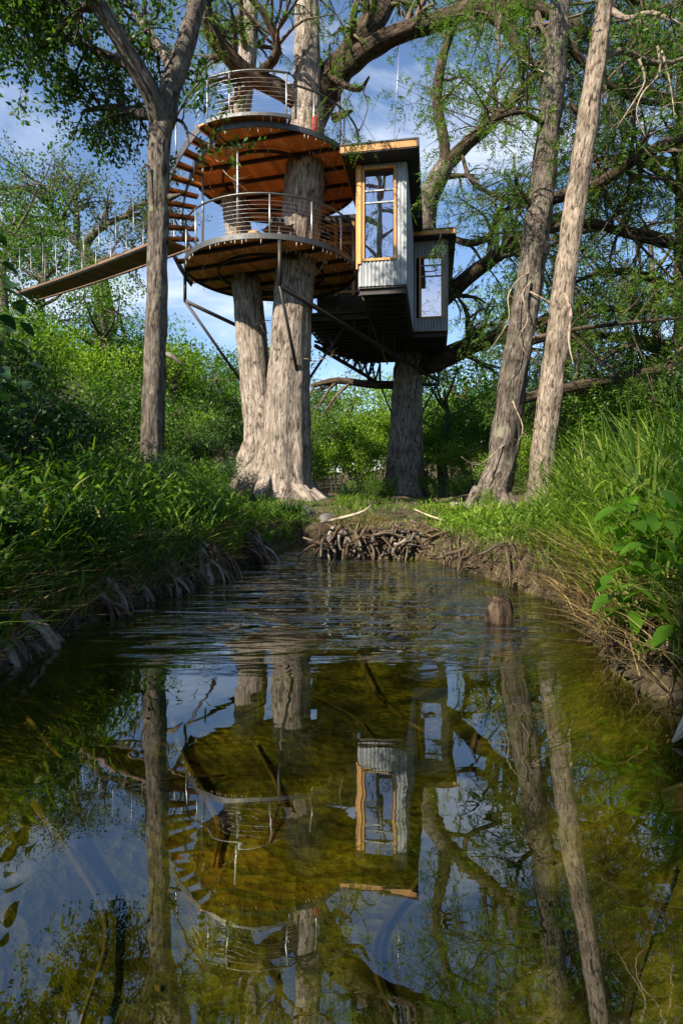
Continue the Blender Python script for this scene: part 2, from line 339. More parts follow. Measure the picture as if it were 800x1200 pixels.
def smooth_path(pts, radii=None, seg=0.3):
    """Catmull-Rom through the points, about one ring each seg metres"""
    pts = [Vector(p) for p in pts]; out = []; ro = []
    for i in range(len(pts) - 1):
        p0 = pts[i - 1] if i else pts[0] * 2 - pts[1]; p1, p2 = pts[i], pts[i + 1]
        p3 = pts[i + 2] if i + 2 < len(pts) else p2 * 2 - p1
        m = max(2, int((p2 - p1).length / seg))
        for j in range(m):
            t = j / m
            out.append(0.5 * ((2 * p1) + (p2 - p0) * t + (2 * p0 - 5 * p1 + 4 * p2 - p3) * t * t + (3 * p1 - p0 - 3 * p2 + p3) * t ** 3))
            if radii: ro.append(radii[i] + (radii[i + 1] - radii[i]) * t)
    out.append(pts[-1])
    if radii: ro.append(radii[-1]); return out, ro
    return out

# ------------------------------------------------------------------ leaves
def unit(a): return a / (np.linalg.norm(a, axis=-1, keepdims=True) + 1e-9)

def np_sprays(B, D, Ln, m=10, ll=0.07, lw=0.016, droop=0.25):
    """feathery cypress sprays: narrow leaflets in two rows along a drooping axis, three corners each"""
    B, D = np.asarray(B, float), unit(np.asarray(D, float)); n = len(B); Ln = np.asarray(Ln, float).reshape(-1, 1)
    S = unit(np.cross(D, unit(rng.normal(size=(n, 3)) + np.array([0, 0, 1.6]))))
    V = np.empty((n, m, 3, 3))
    for k in range(m):
        t = (k + 0.6) / m
        pos = B + D * Ln * t + np.array([0, 0, -1]) * (droop * Ln * t * t)
        sg = 1 if k % 2 else -1
        ld = unit(S * sg * 0.85 + D * 0.55 + rng.normal(size=(n, 3)) * 0.22)
        l = ll * (1.15 - 0.65 * t) * rng.uniform(0.75, 1.25, (n, 1))
        wv = unit(np.cross(ld, rng.normal(size=(n, 3)))) * lw * 0.5
        V[:, k, 0] = pos - wv; V[:, k, 1] = pos + wv; V[:, k, 2] = pos + ld * l
    V = V.reshape(-1, 3)
    return V, np.arange(len(V)).reshape(-1, 3)

def np_leaves(Pt, size, asp=0.5, up=0.5, hang=0.25):
    """flat pointed leaves, one quad each, around the points"""
    Pt = np.asarray(Pt, float); n = len(Pt)
    D = unit(rng.normal(size=(n, 3)) + np.array([0, 0, -hang]))
    Nn = unit(rng.normal(size=(n, 3)) * 0.8 + np.array([0, 0, up]))
    W = unit(np.cross(D, Nn)); s = size * rng.uniform(0.6, 1.3, (n, 1))
    V = np.empty((n, 4, 3))
    V[:, 0] = Pt; V[:, 1] = Pt + D * s * 0.45 + W * s * asp * 0.5; V[:, 2] = Pt + D * s; V[:, 3] = Pt + D * s * 0.45 - W * s * asp * 0.5
    return V.reshape(-1, 3), np.arange(n * 4).reshape(-1, 4)

def np_blades(B, H, width, lean=0.5, bend=0.6, azim=None, segs=3):
    """grass blades: tapering strips that bow over"""
    B = np.asarray(B, float); n = len(B); H = np.asarray(H, float).reshape(-1, 1)
    a = rng.uniform(0, 2 * math.pi, n) if azim is None else azim
    O = np.stack([np.cos(a), np.sin(a), np.zeros(n)], 1); ax = a + rng.normal(0, 0.6, n)
    W = np.stack([-np.sin(ax), np.cos(ax), np.zeros(n)], 1)
    ln = np.abs(rng.normal(lean, 0.25, (n, 1))); bd = np.abs(rng.normal(bend, 0.3, (n, 1)))
    V = np.empty((n, 2 * segs + 2, 3))
    for i in range(segs + 1):
        t = i / segs
        p = B + O * H * (ln * t * 0.5 + bd * t * t * 0.6) + np.array([0, 0, 1]) * H * (t - 0.42 * np.minimum(bd, 1.1) * t ** 2.4)
        w = width * (1 - t) ** 0.6 * (0.65 + 0.9 * min(t * 2, 1)) * 0.5 if i < segs else 0.0006
        V[:, 2 * i] = p - W * w; V[:, 2 * i + 1] = p + W * w
    q = np.array([[2 * i, 2 * i + 1, 2 * i + 3, 2 * i + 2] for i in range(segs)])
    Fc = (np.arange(n)[:, None, None] * (2 * segs + 2) + q[None]).reshape(-1, 4)
    return V.reshape(-1, 3), Fc

# ------------------------------------------------------------------ branching
def rand_perp(t):
    v = Vector((random.gauss(0, 1), random.gauss(0, 1), random.gauss(0, 1)))
    v -= t * v.dot(t)
    return v.normalized()

def shoot(p, d, ln, r, droop=0.15, crook=0.25, n=6):
    path = [Vector(p)]; d = Vector(d).normalized(); rad = [r]
    for i in range(1, n + 1):
        d = (d + Vector((random.gauss(0, crook), random.gauss(0, crook), random.gauss(0, crook) - droop * i / n)) * 0.5).normalized()
        path.append(path[-1] + d * ln / n); rad.append(r * (1 - 0.8 * i / n))
    return path, rad

def offshoots(path, r, n, lmin, lmax, out=0.9, fwd=0.5, upz=0.1, droop=0.2, t0=0.25, crook=0.3, steps=6):
    res = []
    for _ in range(n):
        i = min(len(path) - 2, int(random.uniform(t0, 1.0) * (len(path) - 1)))
        t = (path[i + 1] - path[i]).normalized(); p = path[i].lerp(path[i + 1], random.random())
        d = rand_perp(t) * out + t * fwd + Vector((0, 0, upz))
        rr = r * (1 - 0.6 * i / len(path)) if not isinstance(r, list) else r[i]
        res.append(shoot(p, d, random.uniform(lmin, lmax), max(0.004, rr * 0.45), droop, crook, steps))
    return res

def along(paths, per_m, jitter=0.0, tmin=0.2):
    """points and directions spread along twig paths"""
    B, D = [], []
    for pa in paths:
        for i in range(len(pa) - 1):
            if i / (len(pa) - 1) < tmin: continue
            ln = (pa[i + 1] - pa[i]).length
            k = ln * per_m; k = int(k) + (random.random() < k - int(k))
            t = (pa[i + 1] - pa[i]).normalized()
            for _ in range(k):
                p = pa[i].lerp(pa[i + 1], random.random()); q = rand_perp(t)
                B.append(p + q * random.uniform(0, jitter)); D.append(t * 0.5 + q)
    return np.array([tuple(b) for b in B]).reshape(-1, 3), np.array([tuple(d) for d in D]).reshape(-1, 3)

def mesh_twigs(root, twigs, mat='twig_bark', sides=4, name='twigs'):
    if not twigs: return
    m = MB()
    for pa, ra in twigs: m.tube(pa, ra, sides, close=False)
    o = m.build(name, mat, root, bark=True); o['kind'] = 'stuff'
    return o

def crown_obj(root, parts, mat, name='crown'):
    Vs, Fs, n = [], [], 0
    for V, Fc in parts:
        if len(V) == 0: continue
        Vs.append(V); Fs.append(Fc + n); n += len(V)
    return link_mesh(name, np_mesh(name, np.concatenate(Vs), np.concatenate(Fs)), mat, root)

def limb_obj(root, pts, rad, mat, sides=12, seg=0.25, flute=0.08, name='limb', fk=2.0, wob=0.15):
    pa, ra = smooth_path(pts, rad, seg)
    MB().tube(pa, ra, sides, flute=flute, fk=fk, seed=random.uniform(0, 50), wob=wob).build(name, mat, root, bark=True)
    return pa, ra

def foliate_cypress(root, limbs, mat, n1, l1, n2, l2, per_m, spray=(0.22, 0.4), m=10, ll=0.085, lw=0.02, droop=0.3, upz=0.0, t0=0.25, twig_mat='twig_bark', hang=0.4, n3=0):
    tw = []; fine = []
    for (pa, ra), k in limbs:
        a = offshoots(pa, ra, int(n1 * k), *l1, out=0.9, fwd=0.55, upz=upz, droop=droop, t0=t0)
        tw += a
        for qa, qr in a:
            b = offshoots(qa, qr, n2, *l2, out=0.8, fwd=0.7, upz=-0.05, droop=droop * 1.6, t0=0.15, steps=4)
            fine += b; fine.append((qa[len(qa) // 2:], qr[len(qa) // 2:]))
    B, D = along([p for p, _ in fine], per_m, 0.03)
    D = D + np.array([0, 0, -hang])
    V = np_sprays(B, D, rng.uniform(spray[0], spray[1], len(B)), m, ll, lw, 0.35)
    mesh_twigs(root, tw + fine, twig_mat, 4)
    crown_obj(root, [V], mat)
    return len(B)

# ------------------------------------------------------------------ ground and water
STREAM = np.array([(-3.0, -30), (-2.6, -12), (-2.3, -5), (-1.95, 0), (-1.8, 2), (-1.72, 2.85), (-1.78, 3.56), (-1.68, 4.27), (-1.49, 4.92), (-1.35, 5.57), (-1.12, 6.74),
    (-.85, 8), (-.6, 8.9), (-.2, 8.7), (-.28, 7.45), (.1, 7.2), (.5, 7.3), (1.0, 7.15), (1.25, 6.74), (1.42, 5.95), (1.6, 5.12), (1.72, 4.57), (1.55, 3.46), (1.4, 2.85),
    (1.42, 2.5), (1.52, 2.2), (1.5, 1.8), (1.45, 1.2), (1.55, 0), (1.9, -5), (2.4, -12), (2.8, -30)], float)

def stream_sd(x, y):
    """signed distance to the waterline, positive on land"""
    x = np.asarray(x, float); y = np.asarray(y, float); d = np.full(x.shape, 1e9); ins = np.zeros(x.shape, bool)
    n = len(STREAM)
    for i in range(n):
        a, b = STREAM[i], STREAM[(i + 1) % n]; e = b - a
        t = np.clip(((x - a[0]) * e[0] + (y - a[1]) * e[1]) / (e @ e), 0, 1)
        d = np.minimum(d, np.hypot(x - a[0] - e[0] * t, y - a[1] - e[1] * t))
        c = ((a[1] > y) != (b[1] > y)) & (x < e[0] * (y - a[1]) / (e[1] if e[1] else 1e-9) + a[0])
        ins ^= c
    return np.where(ins, -d, d)

def sstep(a, b, x):
    t = np.clip((x - a) / (b - a), 0, 1); return t * t * (3 - 2 * t)

def wav(x, y):
    return (np.sin(x * 1.7 + 0.6 * np.sin(y * 1.1)) * np.cos(y * 1.3 + 0.8 * np.sin(x * 0.9)) * 0.5 + 0.3 * np.sin(x * 4.1 + y * 2.3) * np.cos(y * 3.7 - x) + 0.2 * np.sin(x * 9.3 - y * 7.1) * np.cos(y * 8.3 + x * 3))

def gz(x, y):
    x = np.asarray(x, float); y = np.asarray(y, float)
    d = stream_sd(x, y); w = wav(x, y)
    dl = np.clip(-x - 1.9, 0, 40); dr = np.clip(x - 3.4 + 0.12 * np.clip(7.0 - y, 0, 5), 0, 40)
    edge = 1 + 0.25 * w
    land = 0.05 + 0.30 * edge * sstep(0.0, 0.22, d) + (0.10 - 0.16 * sstep(2.2, 3.2, x) * sstep(7, 9, y)) * sstep(0.3, 2.0, d) + 0.05 * w * sstep(0.2, 1, d)
    land = land + np.minimum(0.22 * dl + 0.014 * dl * dl, 7.5) + np.minimum(0.16 * dr + 0.01 * dr * dr, 4.0) + 0.03 * np.clip(y - 22, 0, 80)
    bed = -0.02 - 0.52 * sstep(0, 1.1, -d) - 0.06 * w * sstep(0.2, 0.8, -d)
    return np.where(d > 0, land, bed)

def gz1(x, y): return float(gz(np.array([x]), np.array([y]))[0])

def axis(lo, hi, n, far, k):
    core = np.linspace(lo, hi, n); st = core[1] - core[0]
    out = [hi]; s = st
    while out[-1] < far: s *= k; out.append(out[-1] + s)
    left = [lo]; s = st
    while left[-1] > -far: s *= k; left.append(left[-1] - s)
    return np.concatenate([np.array(left[1:][::-1]), core, np.array(out[1:])])
gx = axis(-3.6, 3.6, 130, 320, 1.14); gy = axis(0.0, 10.5, 170, 320, 1.14)
XX, YY = np.meshgrid(gx, gy); ZZ = gz(XX, YY)
idx = np.arange(XX.size).reshape(XX.shape)
Fq = np.stack([idx[:-1, :-1], idx[:-1, 1:], idx[1:, 1:], idx[1:, :-1]], -1).reshape(-1, 4)
g = link_mesh('ground', np_mesh('ground', np.stack([XX, YY, ZZ], -1).reshape(-1, 3), Fq, True), 'ground_soil')
tag(g, 'leaf littered stream banks and mossy olive stream bed', 'ground', kind='structure')

wx = np.linspace(-4.5, 4.5, 3); wy = np.linspace(-30, 9.6, 3)
WX, WY = np.meshgrid(wx, wy); wi = np.arange(9).reshape(3, 3)
wv = np.stack([WX, WY, np.zeros_like(WX)], -1).reshape(-1, 3)
wf = np.stack([wi[:-1, :-1], wi[:-1, 1:], wi[1:, 1:], wi[1:, :-1]], -1).reshape(-1, 4)
wtr = link_mesh('water', np_mesh('water', wv, wf), 'stream_water')
tag(wtr, 'clear green stream pool reflecting the trees and treehouse', 'water', kind='structure')

# ------------------------------------------------------------------ the cabin
u = Vector((0.163, 0.9866, 0)); v = Vector((0.9866, -0.163, 0))
F0 = Vector((1.83, 15.9, 0)); ZF, ZW, DZ_ = 6.56, 10.02, 7.56
def H(s, t, z=0): return F0 - v * s + u * t + Vector((0, 0, z))       # s metres along the front from its outer corner, t metres back
RotH = Matrix((v, u, Vector((0, 0, 1)))).transposed()
cabin = thing('tree_house', 'corrugated steel cabin with cedar trim hung high between two cypress trunks', 'tree house', tuple(H(0.7, 4, ZF)))
def hbox(m, s0, s1, t0, t1, z0, z1):
    a = H((s0 + s1) / 2, (t0 + t1) / 2, (z0 + z1) / 2); m.box(a, (abs(s1 - s0), abs(t1 - t0), abs(z1 - z0)), RotH); return m

def ribbed_wall(s0, t0, s1, t1, z0, z1, hole=None, name='wall'):
    """vertical ribbed metal siding between two plan points; hole = (from, to, z0, z1) metres along the wall"""
    a, b = H(s0, t0), H(s1, t1); d = (b - a); ln = d.length; d.normalize(); nrm = Vector((d.y, -d.x, 0))
    xs = [0.0]; step = 0.055
    while xs[-1] < ln - 1e-6: xs.append(min(ln, xs[-1] + step))
    if hole: xs = sorted(set(xs + [hole[0], hole[1]]))
    zs = [z0, z1] if not hole else [z0, hole[2], hole[3], z1]
    vs, fs = [], []
    for i in range(len(xs) - 1):
        xm = (xs[i] + xs[i + 1]) / 2
        for j in range(len(zs) - 1):
            if hole and hole[0] < xm < hole[1] and j == 1: continue
            o0 = 0.022 if i % 2 else 0.0; o1 = 0.0 if i % 2 else 0.022
            k = len(vs)
            for x, o in ((xs[i], o0), (xm, o0), (xs[i + 1], o1)):
                for z in (zs[j], zs[j + 1]): vs.append(a + d * x + nrm * o + Vector((0, 0, z)))
            fs += [(k, k + 2, k + 3, k + 1), (k + 2, k + 4, k + 5, k + 3)]
    return MB().add(vs, fs).build(name, 'siding', cabin)

# wall planes (facing out), as plan points in (s, t)
ribbed_wall(1.36, 0, 0, 0, ZF, ZW, (0.14, 1.05, 7.30, 9.90))
ribbed_wall(0, 0, 0, 4.95, ZF, ZW)
ribbed_wall(0, 5.0, -1.25, 5.0, ZF - 0.03, 9.85, (0.13, 1.02, 7.02, 9.25))
ribbed_wall(-1.25, 5.0, -1.25, 9.8, ZF - 0.03, 9.85)
ribbed_wall(-1.25, 9.8, 2.4, 9.6, ZF, ZW)
ribbed_wall(3.3, 3.5, 3.3, 8.1, ZF, ZW)
ribbed_wall(3.3, 8.1, 2.4, 9.6, ZF, ZW)
ribbed_wall(1.36, 3.5, 1.36, 0.06, ZF, ZW)
# recessed porch wall towards the round deck: cedar posts, door panels and transom lights
pw = MB(); hbox(pw, 1.36, 3.3, 3.46, 3.54, ZF, 7.55); pw.build('porch_wall', 'dark_boards_and_shade', cabin)  # dark tone painted in for the shadow the round deck casts here
for s in (1.42, 2.0, 2.62, 3.25): m = MB(); hbox(m, s - .05, s + .05, 3.38, 3.54, DZ_ - .1, ZW - .01); m.build('porch_post', 'cedar_trim', cabin)
for z in (7.60, 9.32, 9.95): m = MB(); hbox(m, 1.37, 3.29, 3.40, 3.52, z - .04, z + .04); m.build('porch_rail', 'cedar_trim', cabin)
for s0, s1 in ((1.47, 1.95), (2.05, 2.57), (2.67, 3.2)):
    m = MB(); hbox(m, s0, s1, 3.47, 3.485, 9.37, 9.90); m.build('transom_pane', 'window_glass', cabin)
    m = MB(); hbox(m, s0, s1, 3.465, 3.485, 7.65, 9.27); m.build('door_pane' if s0 < 2 else 'porch_pane', 'window_glass', cabin)

def window(s0, s1, t, z0, z1, bars, fw, mat='cedar_trim', proud=0.05):
    fr = MB()
    hbox(fr, s0, s0 + fw, t - proud, t + .08, z0, z1); hbox(fr, s1 - fw, s1, t - proud, t + .08, z0, z1)
    hbox(fr, s0 + fw, s1 - fw, t - proud + .003, t + .077, z0, z0 + fw); hbox(fr, s0 + fw, s1 - fw, t - proud + .003, t + .077, z1 - fw, z1)
    o = fr.build('window', mat, cabin)
    zb = [z0 + fw] + list(bars) + [z1 - fw]
    for z in bars:
        b = MB(); hbox(b, s0 + fw, s1 - fw, t - .02, t + .05, z - .02, z + .02); b.build('glazing_bar', 'siding', o)
    for i in range(len(zb) - 1):
        g_ = MB(); hbox(g_, s0 + fw - .005, s1 - fw + .005, t + .012, t + .028, zb[i] + (.02 if i else 0), zb[i + 1] - .02); g_.build('pane', 'window_glass', o)
    sash = MB(); w = 0.028
    hbox(sash, s0 + fw, s0 + fw + w, t - .012, t + .04, z0 + fw, z1 - fw); hbox(sash, s1 - fw - w, s1 - fw, t - .012, t + .04, z0 + fw, z1 - fw)
    sash.build('sash', 'black_paint', o)
    return o
window(0.285, 1.25, 0.0, 7.27, 9.93, (8.93, 9.27), 0.065)
window(-1.13, -0.22, 5.0, 7.0, 9.28, (8.55, 8.95), 0.06)
m = MB(); hbox(m, 1.285, 1.375, -0.06, 0.02, 7.2, ZW - .004); m.build('corner_board', 'cedar_trim', cabin)
m = MB(); hbox(m, 1.377, 1.43, -0.05, 0.35, 7.05, ZW - .004); m.build('corner_board', 'cedar_trim', cabin)
# roofs
m = MB(); hbox(m, -0.34, 1.74, -0.62, 3.4, 10.03, 10.07); hbox(m, -0.34, 3.4, 3.4, 9.95, 10.03, 10.07); rf = m.build('roof', 'black_paint', cabin)
m = MB(); hbox(m, -0.33, 1.62, -0.61, -0.02, 10.072, 10.10); m.build('soffit_lining', 'cedar_trim', rf)
m = MB(); hbox(m, -0.30, 1.75, -0.64, -0.60, 10.06, 10.235); m.build('fascia', 'cedar_trim', rf)
m = MB(); hbox(m, -0.355, -0.30, -0.645, 9.95, 10.05, 10.24); m.build('fascia', 'black_paint', rf)
m = MB(); hbox(m, 1.755, 1.80, -0.645, 3.38, 10.05, 10.24); m.build('fascia', 'cedar_trim', rf)
m = MB(); hbox(m, -0.37, 1.82, -0.66, 3.38, 10.243, 10.285); hbox(m, -0.37, 3.45, 3.383, 10.0, 10.243, 10.285); m.build('roof_sheet', 'roof_membrane', rf)
m = MB(); hbox(m, -0.298, 1.75, -0.598, 3.39, 10.10, 10.24); hbox(m, -.298, 3.38, 3.393, 9.9, 10.10, 10.24); m.build('roof_deck', 'dark_boards_and_shade', rf)
m = MB(); hbox(m, 0.10, -1.50, 4.60, 9.9, 9.86, 9.92); r2 = m.build('roof', 'black_paint', cabin)
m = MB(); hbox(m, 0.02, -1.50, 4.56, 4.598, 9.90, 10.06); m.build('fascia', 'cedar_trim', r2)
m = MB(); hbox(m, -1.505, -1.55, 4.56, 9.9, 9.88, 10.06); m.build('fascia', 'black_paint', r2)
m = MB(); hbox(m, 0.02, -1.56, 4.54, 9.9, 10.063, 10.10); m.build('roof_sheet', 'roof_membrane', r2)
# floor, joists and steel frame below
def fpoly(pts): return [tuple(H(s, t)[:2]) for s, t in pts]
m = MB(); m.prism(fpoly([(0, .02), (0, 4.98), (-1.24, 5.02), (-1.24, 9.75), (2.4, 9.55), (3.58, 7.6), (3.58, 2.2), (1.38, 2.2), (1.36, .02)]), ZF - .05, ZF - .004); m.build('floor', 'dark_boards_and_shade', cabin)
t = 0.12
while t < 9.6:
    s1 = 1.34 if t < 2.2 else (3.56 if t < 7.6 else 3.56 - (t - 7.6) * 0.59); s0 = 0.02 if t < 5.02 else -1.22
    m = MB(); hbox(m, s0, s1, t - .03, t + .03, ZF - .21, ZF - .053); m.build('joist', 'steel_black', cabin); t += 0.46
m = MB(); hbox(m, -.02, 0.04, .02, 9.6, ZF - .25, ZF - .212); hbox(m, 1.30, 1.36, .02, 9.6, ZF - .25, ZF - .212); hbox(m, 3.5, 3.57, 2.2, 7.6, ZF - .25, ZF - .212); m.build('edge_beam', 'steel_black', cabin)
def steel(a, b, w=0.07, name='strut'): MB().tube([a, b], w, 8).build(name, 'steel_black', cabin)
A1, A2 = Vector((-1.64, 15.0, 6.2)), Vector((4.3, 25.0, 5.45)); B1, B2, B3 = Vector((-1.0, 21.5, 6.18)), Vector((1.73, 25.4, 5.4)), Vector((4.4, 25.6, 5.4))
steel(A1, A2, 0.075, 'truss_chord'); steel(B1, B2, 0.08, 'truss_chord'); steel(B2, B3, 0.075, 'truss_chord')
steel(Vector((-1.0, 21.4, 6.32)), Vector((1.7, 25.2, 6.3)), 0.05, 'truss_chord')
for i in range(1, 9):
    a = B1.lerp(B2, (i - .5) / 8.2); b = B1.lerp(B2, (i + (.0 if i % 2 else -1.0)) / 8.2); b.z = 6.3
    if i > 1: steel(a, b, 0.042, 'truss_web')
    b2 = B1.lerp(B2, min(1, (i + .45) / 8.2)); b2.z = 6.3; steel(a, b2, 0.042, 'truss_web')
for i in range(1, 12):
    q = A1.lerp(A2, i / 11.5); w1 = Vector((q.x + .25 * u.x, q.y + .5, ZF - .22)); w0 = Vector((q.x - .25 * u.x, q.y - .4, ZF - .22))
    if i > 2: steel(q, w1, 0.038, 'truss_web'); steel(q, w0, 0.038, 'truss_web')
for f in (0.0, .45, 1.0):
    q = B2.lerp(B3, f); steel(q, Vector((q.x, q.y, ZF - .24)), 0.05, 'truss_web')
steel(A1.lerp(A2, .296), Vector((-1.2, 17.0, 3.75)), 0.045); steel(A1, Vector((-1.2, 16.6, 3.7)), 0.045)
steel(Vector((-4.77, 17.2, 6.5)), Vector((-3.2, 18.2, 5.95)), 0.06); steel(Vector((-4.77, 17.2, 6.5)), Vector((-3.2, 18.0, 4.2)), 0.045)
steel(B2, Vector((2.45, 24.6, 3.3)), 0.04); steel(Vector((4.3, 25.4, 5.4)), Vector((2.9, 24.3, 2.9)), 0.04)

# ------------------------------------------------------------------ round decks
DC = Vector((-2.17, 17.5, 0)); DR = 2.6; DZ = 7.56
UC = Vector((-2.17, 17.3, 0)); UR = 2.74; UZ = 10.30
def pol(c, r, deg, z): return Vector((c.x + r * math.cos(R(deg)), c.y + r * math.sin(R(deg)), z))

def round_deck(root, c, rad, z, ang, pw=0.19):
    """planks clipped to the outline, steel joists below, steel band round the edge; rad(deg) is the outline"""
    d = Vector((math.cos(R(ang)), math.sin(R(ang)), 0)); n = Vector((-d.y, d.x, 0))
    ring = [pol(c, rad(a), a, 0) - Vector((c.x, c.y, 0)) for a in range(0, 360, 3)]
    rs = [(p.dot(d), p.dot(n)) for p in ring]
    def chord(y):
        xs = []
        for i in range(len(rs)):
            (x0, y0), (x1, y1) = rs[i], rs[(i + 1) % len(rs)]
            if (y0 - y) * (y1 - y) < 0: xs.append(x0 + (x1 - x0) * (y - y0) / (y1 - y0))
        return (min(xs), max(xs)) if len(xs) > 1 else None
    y = -2.8
    while y < 2.8:
        ys = [y + .004 + (pw - .012) * k / 3 for k in range(4)]; ch = [chord(q) for q in ys]
        k = [i for i in range(4) if ch[i]]
        if len(k) > 1:
            poly = [(ch[i][0] + .03, ys[i]) for i in k] + [(ch[i][1] - .03, ys[i]) for i in reversed(k)]
            pts = [(c.x + d.x * a + n.x * b, c.y + d.y * a + n.y * b) for a, b in poly][::-1]
            dz = random.uniform(-.004, .004)
            MB().prism(pts, z - .05 + dz, z - .006 + dz).build('plank', 'cedar_deck', root)
        y += pw
    m = MB(); a = 0
    for a in range(0, 360, 3):
        p, q = pol(c, rad(a), a, z - .07), pol(c, rad(a + 3), a + 3, z - .07)
        m.bar(p, q + (q - p) * .02, 0.035, 0.15)
    m.build('rim_band', 'steel_rim', root)
    x = -2.1
    dd, nn = n, d
    rs2 = [(p.dot(dd), p.dot(nn)) for p in ring]
    while x < 2.3:
        xs = []
        for i in range(len(rs2)):
            (x0, y0), (x1, y1) = rs2[i], rs2[(i + 1) % len(rs2)]
            if (y0 - x) * (y1 - x) < 0: xs.append(x0 + (x1 - x0) * (x - y0) / (y1 - y0))
        if len(xs) > 1:
            a = c + dd * (min(xs) + .03) + nn * x; b = c + dd * (max(xs) - .03) + nn * x
            MB().bar((a.x, a.y, z - .11), (b.x, b.y, z - .11), 0.06, 0.10).build('joist', 'steel_black', root)
        x += 0.95
    m = MB()
    for a in range(0, 360, 6): m.bar(pol(c, rad(a) * .62, a, z - .16), pol(c, rad(a + 6) * .62, a + 6, z - .16), 0.05, 0.08)
    m.build('ring_beam', 'steel_black', root)
    # small pale pendants of the light string clipped under the edge and the joists
    m = MB()
    for a in np.arange(0, 360, 3.6):
        for rr in (1.0, .80):
            p = pol(c, rad(a) * rr, a + random.uniform(-1, 1), z - .16); l = random.uniform(.05, .13)
            if random.random() < .6: m.tube([p, p - Vector((0, 0, l))], .007, 4)
    o = m.build('light_string', 'bulb_glass', root); o['kind'] = 'stuff'

def railing(root, c, r, z, a0, a1, posts, h=1.06, ncab=8, tilt=None):
    """posts, top rail and cables on an arc; z may be a function of the angle"""
    zf = z if callable(z) else (lambda a: z)
    for a in posts: MB().tube([pol(c, r, a, zf(a) - .14), pol(c, r, a, zf(a) + h)], 0.022, 8).build('rail_post', 'steel_post', root)
    aa = np.linspace(a0, a1, max(6, int(abs(a1 - a0) / 4)))
    MB().tube([pol(c, r, a, zf(a) + h + .012) for a in aa], 0.03, 8).build('top_rail', 'steel_rail', root)
    for k in range(ncab):
        MB().tube([pol(c, r, a, zf(a) + .10 + (h - .16) * k / ncab) for a in aa], 0.0042, 4).build('cable', 'steel_post', root)

low = thing('round_deck', 'lower round cedar deck with cable railing wrapped round the double cypress trunk', 'deck', (DC.x, DC.y, DZ), 'round decks of the treehouse')
round_deck(low, DC, lambda a: DR, DZ, 70)
railing(low, DC, DR - .03, DZ, -196, -8, [-196, -178, -158, -138, -84, -58, -33, -8])
MB().tube([(-1.64, 15.0, 7.46), A1], 0.06, 8).build('support_post', 'steel_black', low)
MB().tube([(-4.77, 17.2, 7.46), (-4.77, 17.2, 6.48)], 0.05, 8).build('support_post', 'steel_black', low)
up = thing('round_deck', 'upper round cedar deck with a raised landing and cable railing', 'deck', (UC.x, UC.y, UZ), 'round decks of the treehouse')
def urad(a):
    a = (a + 180) % 360 - 180            # cut back over the stair on the far turn
    k = sstep(-112, -124, np.array(float(a))) if a < 0 else sstep(115, 135, np.array(float(a)))
    return UR - 0.42 * float(k)
round_deck(up, UC, urad, UZ, 75)
railing(up, UC, UR - .03, UZ, -74, 40, [-58, -34, -10, 14, 38])
# landing: a raised sector
LZ = UZ + .12
poly = [pol(UC, 2.95, a, 0)[:2] for a in range(-117, -73, 4)] + [pol(UC, 2.0, a, 0)[:2] for a in range(-75, -119, -6)]
for i in range(10):
    a0 = -117 + i * 4.3; a1 = a0 + 4.15
    MB().prism([pol(UC, 1.95, a0, 0)[:2], pol(UC, 2.93, a0, 0)[:2], pol(UC, 2.93, a1, 0)[:2], pol(UC, 1.95, a1, 0)[:2]], LZ - .05, LZ - .006).build('landing_board', 'cedar_deck', up)
m = MB()
for a in range(-117, -73, 4): m.bar(pol(UC, 2.95, a, LZ - .06), pol(UC, 2.95, a + 4, LZ - .06), .035, .09)
m.bar(pol(UC, 2.95, -117, LZ - .07), pol(UC, 2.2, -117, LZ - .07), .035, .15); m.bar(pol(UC, 2.95, -73, LZ - .07), pol(UC, 2.2, -73, LZ - .07), .035, .15)
m.build('landing_band', 'steel_rim', up)
railing(up, UC, 2.92, LZ, -117, -73, [-117, -104, -75])
m = MB(); m.tube(smooth_path([pol(UC, 2.92, -73, LZ + 1.07), pol(UC, 2.86, -70, LZ + 1.0), pol(UC, 2.76, -69, LZ + .8), pol(UC, 2.71, -69, UZ + .2)], seg=.1), .028, 8); m.build('rail_return', 'steel_rail', up)
for a, r_, z1 in ((-104, 2.5, UZ - .1), (-135, 2.42, UZ - .1)): MB().tube([pol(DC, r_, a, DZ), pol(DC, r_, a, z1)], 0.035, 8).build('support_post', 'steel_post', up)

# ------------------------------------------------------------------ curved stair
st = thing('spiral_stair', 'curved open tread cedar stair climbing round the deck to the raised landing', 'stair', tuple(pol(DC, 2.8, -200, DZ)))
NT = 14
def sa(i): return -207 + (207 - 119) * i / (NT - 1)
def sz(i): return DZ + .10 + (LZ - .18 - DZ - .10) * i / (NT - 1)
for i in range(NT):
    a = sa(i); MB().prism([pol(UC, 2.22, a - 2.6, 0)[:2], pol(UC, 3.1, a - 2.9, 0)[:2], pol(UC, 3.1, a + 2.9, 0)[:2], pol(UC, 2.22, a + 2.6, 0)[:2]], sz(i) - .05, sz(i)).build('tread', 'cedar_deck', st)
    m = MB(); m.bar(pol(UC, 2.24, a, sz(i) - .075), pol(UC, 3.1, a, sz(i) - .075), .05, .045); m.build('tread_bracket', 'steel_black', st)
m = MB()
for i in range(NT - 1): m.bar(pol(UC, 3.12, sa(i), sz(i) - .12), pol(UC, 3.12, sa(i + 1), sz(i + 1) - .12), .03, .22)
m.build('stringer', 'steel_rim', st)
m = MB()
for i in range(NT - 1): m.bar(pol(UC, 2.6, sa(i), sz(i) - .12), pol(UC, 2.6, sa(i + 1), sz(i + 1) - .12), .03, .2)
m.build('stringer', 'steel_rim', st)
sang = lambda a: sz((a + 207) / (207 - 119) * (NT - 1))
